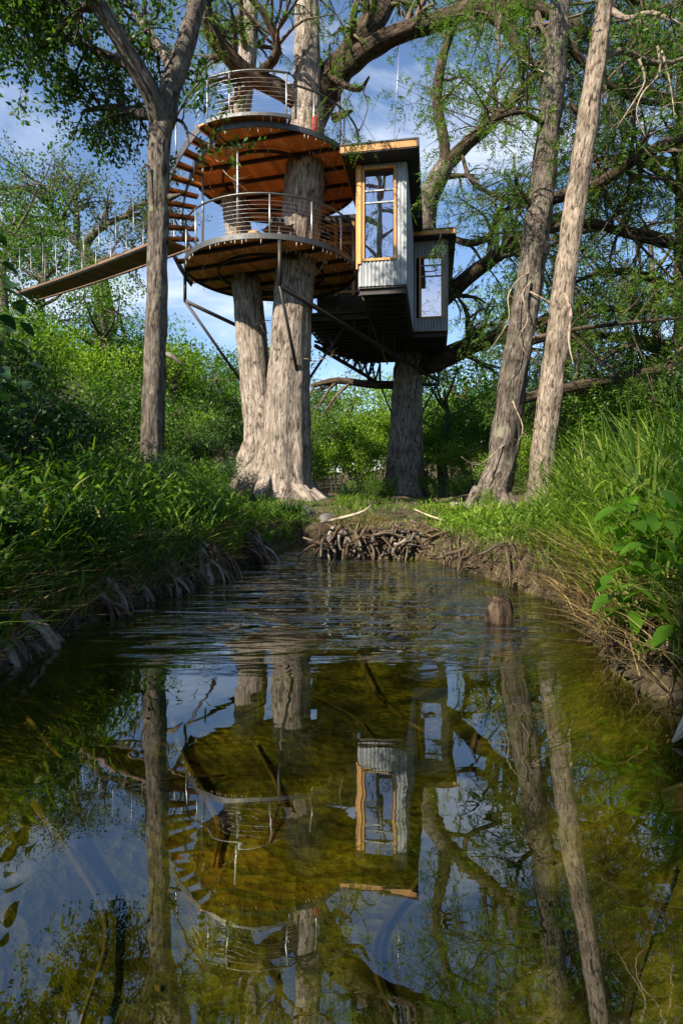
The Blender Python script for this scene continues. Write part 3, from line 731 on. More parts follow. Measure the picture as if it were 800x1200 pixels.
railing(st, UC, 3.12, sang, -207, -117, [-205, -188, -171, -154, -137], ncab=6)

# ------------------------------------------------------------------ suspension bridge
br = thing('suspension_bridge', 'plank footbridge hung on thin rods running from the stair to the wooded slope', 'bridge', (-4.9, 16.6, 7.6))
E0, E1 = Vector((-4.75, 16.3, 7.88)), Vector((-12.6, 22.6, 8.42))
bd = (E1 - E0); bd.z = 0; bd.normalize(); bn = Vector((-bd.y, bd.x, 0)); NB = 40
def bp(t, off=0, z=0):
    p = E0.lerp(E1, t); p.z -= 0.06 * math.sin(math.pi * t); return p + bn * off + Vector((0, 0, z))
for i in range(NB):
    a, b = bp((i + .06) / NB), bp((i + .94) / NB); d = (b - a)
    MB().bar(a - bn * 0 + Vector((0, 0, 0)), b, .78, .04).build('plank', 'bridge_plank', br)
for s in (-.42, .42):
    MB().tube([bp(k / 20, s, -.06) for k in range(21)], .022, 6).build('deck_cable', 'steel_rail', br)
    MB().tube([bp(k / 20, s * 1.15, 1.25 + 0.5 * (2 * k / 20 - 1) ** 2) for k in range(21)], .012, 6).build('hand_cable', 'steel_rail', br)
    for k in range(1, 20, 2):
        t = k / 20; MB().tube([bp(t, s * 1.1, -.1), bp(t, s * 1.15, 1.25 + .5 * (2 * t - 1) ** 2 + random.uniform(0, .2))], .007, 5).build('hanger_rod', 'steel_post', br)
for s in (-.46, .46):
    m = MB()
    for k in range(20): m.bar(bp(k / 20, s, .0), bp((k + 1) / 20, s, .0), .035, .075)
    m.build('edge_board', 'bridge_plank', br)

# suspension rods for the cabin roof
for i, (a, b, lab) in enumerate(((P(470, 10, 16.0), H(.35, -.2, 10.28), 'thin steel rod hanging from the big bough to the cabin roof edge'), (P(372, 60, 16.2), H(-.2, 3.2, 10.28), 'thin steel cable slanting from the forked trunk to the cabin roof'),
                             (P(520, 18, 17.5), P(690, 115, 13.0), 'thin steel cable slanting from the bough towards the leaning trunks'))):
    o = MB().tube([a, b], .007, 5).build('suspension_cable', 'steel_post'); tag(o, lab, 'cable')

# ------------------------------------------------------------------ things on the decks
def extinguisher():
    e = thing('fire_extinguisher', 'small red fire extinguisher hung on the trunk above the upper deck', 'extinguisher', (-0.74, 15.55, 10.68))
    x, y, z = -0.74, 15.55, 10.68
    prof = [(0, .0), (.07, .0), (.078, .015), (.078, .33), (.06, .38), (.03, .41), (.025, .44)]
    MB().tube([(x, y, z + h) for _, h in prof], [max(r, .002) for r, _ in prof], 16).build('cylinder', 'red_paint', e)
    MB().tube([(x, y, z + .44), (x, y, z + .49)], .03, 8).bar((x - .02, y, z + .5), (x + .11, y, z + .54), .025, .02).bar((x - .02, y, z + .47), (x + .1, y, z + .475), .025, .015).build('valve', 'black_paint', e)
    MB().tube(smooth_path([(x - .03, y, z + .46), (x - .1, y - .03, z + .4), (x - .1, y - .05, z + .2), (x - .09, y - .05, z + .1)], seg=.04), .012, 6).build('hose', 'black_paint', e)
extinguisher()

def shell_chair(loc, rz, label):
    e = thing('shell_chair', label, 'chair', loc, 'chairs on the lower deck', rz)
    Mt = Matrix.Translation(loc) @ Matrix.Rotation(rz, 4, 'Z')
    vs, fs = [], []; nu, nv = 9, 12
    for j in range(nv):
        tt = j / (nv - 1)
        if tt < .5: y0 = -.24 + tt / .5 * .44; z0 = .44 - .05 * math.sin(tt * 2 * math.pi * .5)
        else: q = (tt - .5) / .5; y0 = .20 + .13 * q; z0 = .40 + .5 * q
        for i in range(nu):
            s_ = (i / (nu - 1) - .5) * 2; wdt = .27 * (1 - .25 * max(0, tt - .7) / .3)
            vs.append(Mt @ Vector((s_ * wdt, y0 - (.10 * s_ * s_ if tt > .5 else 0), z0 + .11 * s_ * s_ * (1 if tt < .6 else .4))))
    for j in range(nv - 1):
        for i in range(nu - 1): k = j * nu + i; fs.append((k, k + 1, k + nu + 1, k + nu))
    MB().add(vs, fs, smooth=True).build('seat_shell', 'grey_shell', e)
    for sx in (-1, 1):
        for sy in (-1, 1):
            MB().tube([Mt @ Vector((sx * .14, sy * .12, .41)), Mt @ Vector((sx * .23, sy * .23, 0.0))], .014, 6).build('leg', 'steel_post', e)
shell_chair((-1.62, 15.62, DZ), R(25), 'dark grey shell chair on the lower deck beside the thick trunk')
shell_chair((-2.0, 15.8, DZ), R(-40), 'dark grey shell chair on the lower deck next to the wooden stump stool')
sst = MB().tube([(-2.42, 15.75, DZ), (-2.42, 15.75, DZ + .08), (-2.42, 15.75, DZ + .3), (-2.42, 15.75, DZ + .38)], [.19, .17, .165, .175], 14, wob=.2).build('stump_stool', 'stump_wood')
tag(sst, 'sawn wooden stump stool standing on the lower deck', 'stool')
sg = MB().box((-3.62, 17.0, DZ + .62), (.34, .03, .3)).bar((-3.62, 17.02, DZ), (-3.62, 17.02, DZ + .8), .04).build('white_box', 'white_paint')
tag(sg, 'small white panel on a post at the stair foot', 'panel')

# ------------------------------------------------------------------ the big trees
def base_pt(x, y): return Vector((x, y, gz1(x, y)))
CY = 'cypress trees'
# double trunk that carries the house
t1 = thing('cypress_tree', 'huge double trunked bald cypress growing up through both round decks', 'tree', (-1.95, 17.2, gz1(-1.95, 17.2)), CY)
zb = gz1(-1.95, 17.2) - .25
pa, ra = smooth_path([(-1.62, 17.0, zb), (-1.66, 17.0, zb + .7), (-1.62, 16.9, 2.2), (-1.56, 16.8, 3.8), (-1.38, 16.7, 6.9), (-1.12, 16.5, 9.4), (-1.02, 16.4, 11.0), (-.98, 16.3, 12.2), (-1.0, 16.25, 14.2), (-.98, 16.2, 16.5), (-.9, 16.1, 19)],
                     [1.05, .82, .70, .62, .56, .56, .52, .40, .335, .30, .22], .14)
MB().tube(pa, ra, 52, flute=[.16 if i < 14 else .075 for i in range(len(pa))], fk=2.6, seed=3, wob=.05).build('trunk', 'bark_cypress', t1, bark=True)
pb, rb = smooth_path([(-2.6, 17.4, zb), (-2.6, 17.45, zb + .7), (-2.42, 17.6, 2.2), (-2.68, 17.8, 4.1), (-3.05, 18.0, 7.4), (-3.5, 18.2, 10.4), (-3.38, 18.4, 12.6), (-3.08, 18.5, 15.1), (-2.95, 18.5, 18.2)],
                     [1.0, .78, .62, .50, .45, .40, .33, .28, .2], .14)
MB().tube(pb, rb, 48, flute=[.16 if i < 14 else .08 for i in range(len(pb))], fk=2.6, seed=31, wob=.05).build('trunk', 'bark_cypress', t1, bark=True)
for k in range(9):                                   # buttress roots
    a = R(random.uniform(-170, 0)) if k < 7 else R(random.uniform(0, 180)); c = Vector((-1.95, 17.2, zb + .1)); dr = Vector((math.cos(a), math.sin(a), 0))
    limb_obj(t1, [c + dr * .5 + Vector((0, 0, 1.1)), c + dr * 1.0 + Vector((0, 0, .5)), c + dr * 1.7 + Vector((0, 0, .05))], [.26, .2, .1], 'bark_cypress', 12, .12, .15, 'root')
lim = []
lim.append((limb_obj(t1, [P(362, 150, 16.5), P(378, 112, 16.6), P(398, 80, 16.7), P(425, 42, 16.8), P(455, -2, 17), P(490, -70, 17.4)], [.38, .46, .42, .36, .30, .2], 'bark_brown', 28, .15, .09), 1.0))
bough = limb_obj(t1, [P(392, 92, 16.6), P(425, 62, 16.3), P(460, 42, 16.0), P(515, 24, 15.6), P(560, 10, 15.2), P(620, 9, 14.8), P(668, 26, 14.4), P(705, 60, 14)], [.28, .30, .27, .24, .21, .18, .14, .08], 'bark_brown', 24, .15, .10)
lim.append((bough, 1.3))
lim.append((limb_obj(t1, [P(560, 10, 15.2), P(588, 28, 15.0), P(610, 60, 14.9), P(640, 98, 14.8), P(655, 130, 14.8)], [.15, .14, .12, .09, .05], 'bark_brown', 14, .2), .6))
lbough = limb_obj(t1, [P(352, 122, 16.3), P(325, 104, 16.2), P(292, 88, 16), P(262, 58, 15.7), P(243, 24, 15.4), P(236, -20, 15.2), P(215, -80, 15)], [.22, .27, .24, .22, .20, .18, .1], 'bark_brown', 20, .15)
lim.append((lbough, 1.0))
lim.append((limb_obj(t1, [P(300, 92, 16.0), P(325, 60, 15.6), P(312, 20, 15.2), P(285, -12, 15)], [.14, .12, .1, .06], 'bark_brown', 12, .2), .6))
lim.append((limb_obj(t1, [P(372, 70, 16.6), P(392, 92, 16), P(420, 105, 15.2), P(432, 90, 14.6)], [.10, .10, .07, .03], 'bark_brown', 10, .2), .25))
limb_obj(t1, [P(392, 138, 16.6), P(402, 134, 16.3), P(412, 130, 16.0)], [.14, .09, .04], 'bark_brown', 10, .1)
lim.append(((pa[-40:], ra[-40:]), .8)); lim.append(((pb[-34:], rb[-34:]), .6))
foliate_cypress(t1, lim, 'leaf_cypress', 16, (1.2, 3.0), 7, (.5, 1.3), 5.5, m=12, ll=.12, lw=.028, hang=.6, upz=.05)
# small live sprigs and dead twigs on the stem below the decks
tw = []
for p0, d0, l0 in ((P(362, 330, 16.4), (1, -.4, .5), 1.4), (P(300, 380, 17.2), (.8, -.5, .2), .8), (P(330, 420, 16.6), (-.2, -1, .2), .6), (P(352, 420, 16.4), (.9, -.3, -.1), 1.2), (P(256, 190, 15), (-.4, -.2, .4), 1.2), (P(262, 200, 15), (.5, -.2, -.5), .9)):
    s0 = shoot(p0, d0, l0, .018, .0, .3); tw.append(s0); tw += offshoots(s0[0], s0[1], 6, .25, .6, droop=0)
mesh_twigs(t1, tw, 'dead_twig')

# second trunk behind the house
t2 = thing('cypress_tree', 'dark cypress trunk under the far end of the cabin with boughs spreading past it', 'tree', (2.75, 24.2, gz1(2.75, 24.2)), CY)
zb = gz1(2.75, 24.2) - .2
limb_obj(t2, [(2.72, 24.2, zb), (2.74, 24.2, zb + .8), P(476, 510, 24.2), P(478, 440, 24.2), P(484, 390, 24.2), P(490, 320, 24.2), P(497, 262, 24.0)], [1.05, .82, .68, .66, .62, .5, .46], 'bark_cypress', 40, .2, .09, 'trunk')
for k in range(6):
    a = R(random.uniform(-180, 0)); c = Vector((2.75, 24.2, zb + .1)); dr = Vector((math.cos(a), math.sin(a), 0))
    limb_obj(t2, [c + dr * .5 + Vector((0, 0, 1.3)), c + dr * .95 + Vector((0, 0, .6)), c + dr * 1.6], [.25, .2, .1], 'bark_grey', 10, .2, .12, 'root')
lim = []
lim.append((limb_obj(t2, [P(496, 275, 24), P(501, 238, 23.8), P(510, 214, 23.6), P(522, 192, 23.5)], [.46, .44, .42, .36], 'bark_grey', 20, .2), .1))
for pts, rr, k in (([(522, 195, 23.5), (520, 165, 23.3), (512, 120, 23), (518, 70, 22.6), (532, 25, 22.2), (545, -30, 22)], [.27, .22, .2, .19, .16, .08], 1.0),
                   ([(524, 192, 23.5), (548, 168, 23.2), (585, 135, 22.8), (605, 112, 22.4), (628, 82, 22), (650, 40, 21.5)], [.30, .26, .23, .2, .16, .06], 1.1),
                   ([(520, 275, 23.8), (550, 285, 23), (575, 275, 22.4), (585, 250, 22), (620, 238, 21.4)], [.1, .15, .14, .11, .05], .7),
                   ([(482, 405, 24.2), (510, 362, 23.6), (535, 336, 23.2), (570, 308, 22.6), (615, 278, 22), (660, 250, 21.4)], [.3, .33, .32, .29, .24, .14], 1.0),
                   ([(484, 432, 24.2), (510, 424, 23.6), (540, 410, 23.2), (575, 396, 22.6), (615, 384, 22), (655, 366, 21.5)], [.36, .42, .38, .3, .24, .12], .8),
                   ([(470, 452, 24.4), (430, 450, 25), (395, 446, 25.5), (365, 452, 26)], [.2, .18, .16, .1], .4),
                   ([(540, 180, 23.3), (555, 215, 22.6), (600, 235, 22.0), (640, 232, 21.4)], [.08, .09, .07, .03], .5)):
    lim.append((limb_obj(t2, [P(*p) for p in pts], rr, 'bark_brown', 14, .3), k))
foliate_cypress(t2, lim, 'leaf_cypress', 15, (1.3, 3.4), 7, (.6, 1.5), 4.6, spray=(.3, .5), m=11, ll=.15, lw=.036, hang=.5)

# broadleaf tree on the near bank
t3 = thing('elm_tree', 'slim grey trunked broadleaf tree on the grassy bank in front of the bridge', 'tree', tuple(base_pt(-3.05, 9.0)))
limb_obj(t3, [(-3.07, 9, gz1(-3.07, 9) - .15), P(177, 560, 9), P(181, 450, 9), P(185, 300, 9), P(186, 185, 9), P(191, 138, 9)], [.26, .185, .165, .158, .17, .19], 'bark_grey', 30, .1, .07, 'trunk')
lim = [(limb_obj(t3, [P(187, 150, 9), P(180, 118, 8.8), P(162, 84, 8.6), P(140, 46, 8.4), P(108, -6, 8.2), P(70, -70, 8)], [.14, .15, .14, .125, .115, .06], 'bark_grey', 18, .1), 1.3),
       (limb_obj(t3, [P(193, 145, 9), P(198, 115, 9.1), P(206, 84, 9.2), P(220, 45, 9.3), P(232, -4, 9.4), P(236, -70, 9.8), P(245, -200, 10.4)], [.15, .165, .16, .15, .14, .12, .05], 'bark_grey', 18, .1), .0),
       (limb_obj(t3, [P(182, 132, 9.1), P(160, 134, 9.6), P(132, 126, 10.0), P(98, 130, 10.3)], [.09, .08, .06, .03], 'bark_grey', 12, .1), .8),
       (limb_obj(t3, [P(205, 88, 9.2), P(190, 60, 9.9), P(165, 25, 10.3), P(130, -30, 10.5)], [.09, .085, .07, .03], 'bark_grey', 12, .1), .9),
       (limb_obj(t3, [P(160, 80, 8.8), P(130, 66, 9.3), P(90, 50, 9.6), P(40, 32, 9.6)], [.07, .06, .05, .02], 'bark_grey', 10, .1), 1.1),
       (limb_obj(t3, [P(118, 10, 8.5), P(80, 8, 8.8), P(40, 4, 8.8), P(-10, 10, 8.6)], [.07, .06, .05, .02], 'bark_grey', 10, .1), 1.1),
       (limb_obj(t3, [P(192, 150, 9), P(208, 140, 9.1), P(218, 150, 9.0), P(222, 170, 8.9)], [.04, .03, .025, .012], 'bark_grey', 8, .1), .1)]
limb_obj(t3, [P(184, 300, 8.9), P(175, 180 + 15, 8.8), P(165, 205, 8.7)], [.03, .02, .006], 'bark_grey', 6, .1); limb_obj(t3, [P(198, 232, 8.95), P(212, 228, 8.9)], [.05, .02], 'bark_grey', 8, .1)
limb_obj(t3, [P(196, 415, 9.0), P(205, 420, 8.9), P(213, 428, 8.85)], [.05, .035, .02], 'bark_grey', 8, .1)
def foliate_broad(root, limbs, mat, n1, l1, n2, l2, per_m, leaf, jitter, clump=3, droop=.25, asp=.5):
    tw = []; fine = []
    for (pa, ra), k in limbs:
        a = offshoots(pa, ra, max(1, int(n1 * k)), *l1, out=.9, fwd=.5, droop=droop, t0=.3); tw += a
        for qa, qr in a:
            fine += offshoots(qa, qr, n2, *l2, out=.8, fwd=.6, droop=droop * 1.4, t0=.15, steps=4); fine.append((qa[2:], qr[2:]))
    B, D = along([p for p, _ in fine], per_m, jitter)
    B = np.repeat(B, clump, 0) + rng.normal(0, jitter * .7, (len(B) * clump, 3))
    mesh_twigs(root, tw + fine)
    crown_obj(root, [np_leaves(B, leaf, asp, .5, .4)], mat)
mn_ = lim[0][0]; q_ = len(mn_[0]) // 2; lim[0] = ((mn_[0][q_:], mn_[1][q_:]), .7); fk_ = lim[1][0]; lim[1] = ((fk_[0][-22:], fk_[1][-22:]), 1.0)
foliate_broad(t3, lim, 'leaf_elm', 24, (.5, 1.6), 8, (.25, .7), 14, .098, .085)

# two leaning trunks on the far bank
t4 = thing('leaning_tree', 'pale slender trunk leaning over the bank beside the tall grass', 'tree', tuple(base_pt(3.56, 10.3)))
limb_obj(t4, [(3.50, 10.3, gz1(3.5, 10.3) - .15), P(629, 600, 10.3), P(637, 520, 10.3), P(652, 400, 10.3), P(672, 250, 10.3), P(692, 120, 10.3), P(708, 10, 10.3), P(722, -90, 10.3)], [.30, .235, .205, .195, .185, .17, .16, .13], 'bark_pale', 40, .07, .10, 'trunk', 2.2, .16)
lim = []
for pts, rr, k in (([(660, 340, 10.2), (668, 365, 9.9), (666, 400, 9.7), (672, 430, 9.6)], [.03, .025, .018, .006], 0),
                   ([(712, 10, 10.3), (735, 22, 10), (762, 15, 9.7), (800, 30, 9.4)], [.06, .05, .04, .02], .9),
                   ([(700, 70, 10.3), (730, 60, 10.6), (775, 75, 10.9), (820, 60, 11.2)], [.07, .06, .05, .02], .9),
                   ([(716, -40, 10.3), (690, -80, 10), (650, -110, 9.8)], [.07, .06, .03], .8)):
    l_ = limb_obj(t4, [P(*p) for p in pts], rr, 'dead_twig' if not k else 'bark_pale', 10, .12)
    if k: lim.append((l_, k))
foliate_broad(t4, lim, 'leaf_elm', 14, (.6, 1.6), 6, (.3, .7), 12, .085, .1)
t5 = thing('cypress_tree', 'flared cypress trunk with bare crooked twigs standing behind the pale leaning trunk', 'tree', tuple(base_pt(3.3, 12.5)), CY)
p5 = limb_obj(t5, [(3.22, 12.5, gz1(3.2, 12.5) - .2), (3.30, 12.5, gz1(3.2, 12.5) + .35), P(588, 540, 12.5), P(600, 450, 12.5), P(626, 290, 12.5), P(641, 170, 12.5), P(654, 20, 12.5), P(662, -80, 12.5), P(666, -180, 12.5)], [.52, .38, .32, .30, .275, .25, .215, .18, .12], 'bark_grey', 40, .08, .11, 'trunk', 2.2, .16)
for a in (-150, -110, -60, -20):
    c = Vector((3.25, 12.5, gz1(3.25, 12.5))); dr = Vector((math.cos(R(a)), math.sin(R(a)), 0))
    limb_obj(t5, [c + dr * .3 + Vector((0, 0, .55)), c + dr * .6 + Vector((0, 0, .2)), c + dr * 1.0 + Vector((0, 0, -.1))], [.13, .10, .05], 'bark_grey', 10, .1, .12, 'root')
lim = []
for pts, rr, k in (([(612, 400, 12.4), (660, 388, 12), (720, 380, 11.7), (800, 372, 11.5)], [.05, .05, .04, .02], .7),
                   ([(604, 470, 12.5), (650, 458, 12.6), (720, 444, 12.8), (815, 424, 13)], [.12, .12, .11, .08], .5),
                   ([(632, 270, 12.5), (690, 262, 12.8), (745, 278, 13), (810, 296, 13.2)], [.11, .10, .08, .05], 1.0),
                   ([(640, 235, 12.5), (700, 214, 12.2), (755, 180, 12), (815, 155, 11.8)], [.13, .13, .12, .09], 1.1),
                   ([(645, 150, 12.5), (612, 132, 12), (580, 140, 11.6), (545, 160, 11.2)], [.06, .05, .04, .02], .8),
                   ([(630, 250, 12.5), (605, 215, 12.2), (602, 180, 12)], [.05, .04, .02], .5),
                   ([(655, 40, 12.5), (700, 90, 12.7), (760, 120, 13), (820, 110, 13.2)], [.09, .08, .07, .05], 1.0),
                   ([(660, -40, 12.5), (720, -10, 12.8), (790, 20, 13.1)], [.1, .08, .04], 1.0),
                   ([(660, -60, 12.5), (610, -40, 12.3), (560, -30, 12.1)], [.1, .08, .04], .9),
                   ([(668, 120, 12.5), (690, 160, 12.6), (720, 250, 12.6), (790, 330, 12.6)], [.05, .05, .04, .02], .7)):
    lim.append((limb_obj(t5, [P(*p) for p in pts], rr, 'bark_brown', 12, .2), k))
foliate_cypress(t5, lim, 'leaf_cypress', 15, (.9, 2.4), 7, (.4, 1.0), 7.0, spray=(.2, .36), m=11, ll=.105, lw=.025, hang=.35)
for pts in ([(622, 318, 12.3), (605, 330, 12), (595, 348, 11.8), (596, 372, 11.7), (586, 392, 11.6), (570, 415, 11.6)], [(622, 330, 12.2), (612, 345, 12.0), (618, 375, 11.9), (608, 395, 11.8), (618, 420, 11.8)],
            [(620, 342, 12.2), (640, 352, 12), (650, 362, 11.9)], [(770, 55, 9.6), (772, 85, 9.5), (752, 110, 9.4), (745, 135, 9.3), (758, 165, 9.3)], [(775, 60, 9.6), (785, 100, 9.5), (790, 140, 9.5)], [(748, 70, 9.6), (755, 95, 9.5), (735, 130, 9.4), (722, 150, 9.4)],
            [(600, 470, 12.2), (612, 500, 12), (606, 520, 11.9)], [(592, 520, 12.2), (560, 545, 11.8), (540, 535, 11.6)]):
    pth = smooth_path([P(*p) for p in pts], seg=.12); rr = list(np.linspace(.02, .006, len(pth)))
    MB().tube(pth, rr, 6, wob=.3).build('dead_branch', 'dead_twig', t5 if pts[0][2] > 10 else t4, bark=True)
    if pts[0][2] > 10 or True:
        o_ = offshoots(pth, .02, 5, .2, .6, droop=.1, crook=.5); mesh_twigs(t5 if pts[0][2] > 10 else t4, o_, 'dead_twig', 4, 'dead_twigs')

# cypress on the sunny bank, mostly out of frame: its boughs reach in
t6 = thing('cypress_tree', 'dense dark cypress on the high bank whose boughs hang over the tall grass', 'tree', tuple(base_pt(9.6, 15.5)), CY)
p6 = limb_obj(t6, [(9.6, 15.5, gz1(9.6, 15.5) - .2), (9.6, 15.5, 3.5), (9.5, 15.4, 7), (9.4, 15.3, 11), (9.3, 15.3, 16)], [.6, .42, .36, .28, .12], 'bark_brown', 24, .2, .09, 'trunk')
lim = []
for z, a, l, k in ((3.2, 170, 4.5, 1), (4.0, 215, 4.5, 1), (4.6, 185, 5.4, 1.2), (5.6, 160, 4.5, 1), (6.0, 205, 4.5, 1.0), (7.4, 190, 4.2, .8), (8.6, 215, 4, .8), (9.6, 175, 4.0, .8), (11, 200, 3.6, .8), (12.5, 185, 3, .8), (13.6, 230, 2.5, .8), (9, 250, 4, .8), (6, 270, 4, .8)):
    p0 = Vector((9.5, 15.4, z)); d = Vector((math.cos(R(a)), math.sin(R(a)), 0))
    lim.append((limb_obj(t6, [p0, p0 + d * l * .35 + Vector((0, 0, .3)), p0 + d * l * .7 + Vector((0, 0, .25)), p0 + d * l + Vector((0, 0, -.3))], [.13, .10, .07, .03], 'bark_brown', 10, .25), k))
foliate_cypress(t6, lim, 'leaf_cypress_dark', 16, (.9, 2.3), 7, (.5, 1.1), 6.0, spray=(.25, .42), m=11, ll=.13, lw=.03, hang=.35)

# ------------------------------------------------------------------ trees further off
def clumps(center, rad, n, leaves, spread, leaf, flat=.6, shell=.55):
    d = unit(rng.normal(size=(n, 3))); r = rng.uniform(shell, 1, (n, 1)) ** .7
    c = np.asarray(center) + d * r * np.asarray(rad)
    Pt = np.repeat(c, leaves, 0) + rng.normal(size=(n * leaves, 3)) * np.array([spread, spread, spread * flat])
    return Pt, c

def far_tree(name, label, x, y, h, cr, mat, leaf, n, group, lobes=7, trunk_r=.22, low=.35, bark='bark_grey', leaves=34, spread=.42):
    t = thing(name, label, 'tree', tuple(base_pt(x, y)), group); z0 = gz1(x, y)
    top = Vector((x + random.uniform(-.6, .6), y, z0 + h * .8))
    pts = [Vector((x, y, z0 - .2)), Vector((x + random.uniform(-.3, .3), y, z0 + h * .3)), Vector((x + random.uniform(-.5, .5), y, z0 + h * .55)), top]
    limb_obj(t, pts, [trunk_r * 1.4, trunk_r, trunk_r * .7, trunk_r * .25], bark, 12, .4, .06, 'trunk')
    parts = []; tw = []
    for i in range(lobes):
        a = 2 * math.pi * i / lobes + random.uniform(-.5, .5); f = random.uniform(low, 1.0); rr = cr * (1.0 - .45 * abs(f - .55) / .55) * random.uniform(.45, .8)
        c = Vector((x + math.cos(a) * rr, y + math.sin(a) * rr, z0 + h * (.25 + .70 * f)))
        s0 = pts[1].lerp(pts[3], f * .8)
        pth = smooth_path([s0, s0.lerp(c, .5) + Vector((0, 0, -.2)), c], seg=.5); tw.append((pth, list(np.linspace(trunk_r * .45, .02, len(pth)))))
        lr = cr * random.uniform(.34, .52)
        Pt, cc = clumps(tuple(c), (lr * 1.15, lr * 1.15, lr * .75), n, leaves, spread, leaf)
        parts.append(np_leaves(Pt, leaf, .55, .5, .2))
        for q in cc[::5]:
            q = Vector(q); tw.append(([c, c.lerp(q, .5) + Vector((0, 0, -.1)), q], [.03, .02, .008]))
    mesh_twigs(t, tw, 'twig_bark', 5, 'branches'); crown_obj(t, parts, mat)
    return t

# the live oak over the bridge, limbs in view
t7 = thing('live_oak', 'spreading live oak on the slope behind the hanging footbridge', 'tree', tuple(base_pt(-14.0, 32)))
limb_obj(t7, [(-13.6, 32, gz1(-13.6, 32) - .2), P(122, 360, 32), P(112, 318, 32), P(98, 292, 32)], [.7, .5, .45, .35], 'bark_grey', 20, .4, .08, 'trunk')
lim = []
for pts, rr, k in (([(98, 292, 32), (75, 268, 32), (58, 238, 31.5), (45, 212, 31)], [.28, .22, .15, .06], 1.2), ([(98, 292, 32), (112, 272, 31.5), (140, 256, 31), (165, 250, 31)], [.24, .2, .14, .06], 1.1), ([(80, 275, 32), (50, 270, 31), (20, 255, 30.5)], [.2, .14, .06], 1),
                   ([(90, 285, 32), (90, 250, 32.5), (85, 215, 33), (70, 190, 33)], [.2, .16, .1, .05], 1.1), ([(110, 310, 32), (135, 300, 31), (165, 300, 30.5), (185, 285, 30)], [.18, .14, .1, .05], 1), ([(60, 240, 31.5), (30, 222, 31), (5, 230, 30.5)], [.12, .1, .04], .9), ([(140, 256, 31), (175, 235, 31), (200, 230, 31.5)], [.12, .1, .04], .9)):
    lim.append((limb_obj(t7, [P(*p) for p in pts], rr, 'bark_grey', 10, .4), k))
foliate_broad(t7, lim, 'leaf_oak', 13, (1.2, 2.8), 6, (.6, 1.4), 7, .17, .2, 3, .05)

FB = 'trees beyond the far bank'
specs = [(-3.6, 34, 8, 3.2, 'leaf_elm', .16), (-9.0, 30, 5.5, 2.8, 'leaf_shrub', .15), (-6.6, 42, 8.5, 3.6, 'leaf_shrub_bright', .19),
         (0.4, 36, 6.3, 3.0, 'leaf_shrub_bright', .17), (3.4, 44, 7.5, 3.8, 'leaf_shrub_bright', .2), (7.2, 34, 7.2, 3.4, 'leaf_shrub', .17), (10.8, 28, 11, 4.0, 'leaf_shrub', .16),
         (14.5, 26, 12, 4.4, 'leaf_shrub', .16), (17.0, 21, 12, 4.2, 'leaf_shrub_dark', .15), (12.2, 40, 13, 4.6, 'leaf_shrub_bright', .2), (-16, 27, 9, 3.8, 'leaf_shrub', .16), (-20, 38, 11, 4.6, 'leaf_oak', .18), (-1.5, 54, 8, 4.4, 'leaf_shrub', .24), (7, 56, 9.5, 4.6, 'leaf_shrub_bright', .24),
         (-10.4, 24.5, 6.0, 2.7, 'leaf_shrub', .13), (-13.6, 25.0, 7.2, 3.0, 'leaf_elm', .14), (-7.9, 25.5, 4.6, 2.3, 'leaf_shrub_bright', .13), (-11.6, 29, 7.2, 3.0, 'leaf_shrub_bright', .15), (-5.0, 24.0, 4.2, 2.0, 'leaf_elm', .12), (5.0, 27.5, 6.0, 2.4, 'leaf_cypress', .14)]
labs = ['mid green tree standing straight behind the double cypress', 'low bushy tree on the slope below the far end of the footbridge', 'tall bright tree rising between the live oak and the double cypress',
        'bright tree seen between the double cypress and the dark trunk', 'tall bright tree behind the dark trunk under the cabin', 'green tree seen past the dark trunk below its lowest bough', 'green tree behind the flared cypress with bare twigs',
        'bushy green tree behind the pale leaning trunk', 'dark green tree on the slope past the tall grass', 'tall bright tree over the thicket behind the leaning trunks', 'green tree on the slope under the live oak', 'grey green oak high on the slope beside the live oak', 'distant green tree far beyond the double cypress', 'distant bright tree far beyond the dark trunk',
        'bushy green tree directly below the middle of the footbridge', 'leafy tree hiding the far anchorage of the footbridge', 'short bright tree between the slim grey trunk and the double cypress', 'bright tree below the live oak behind the footbridge', 'small leafy tree close behind the double cypress', 'small feathery tree between the dark trunk and the flared cypress']
for s, lb in zip(specs, labs): far_tree('woodland_tree', lb, *s[:5], s[5], 17, FB)
# a far wood that closes the view
parts = []
for k in range(120):
    a = R(random.uniform(-62, 62)); dd = random.uniform(62, 95); x, y = math.sin(a) * dd, math.cos(a) * dd; z0 = gz1(x, y); h = random.uniform(6, 9.5)
    Pt, _ = clumps((x, y, z0 + h * .5), (5.5, 5, h * .5), 40, 16, 1.0, .5, shell=.4); parts.append(np_leaves(Pt, .62, .6, .5, .1))
tag(crown_obj(None, parts, 'leaf_shrub', 'far_wood'), 'distant green woodland closing the view under the house', 'woodland', kind='stuff')
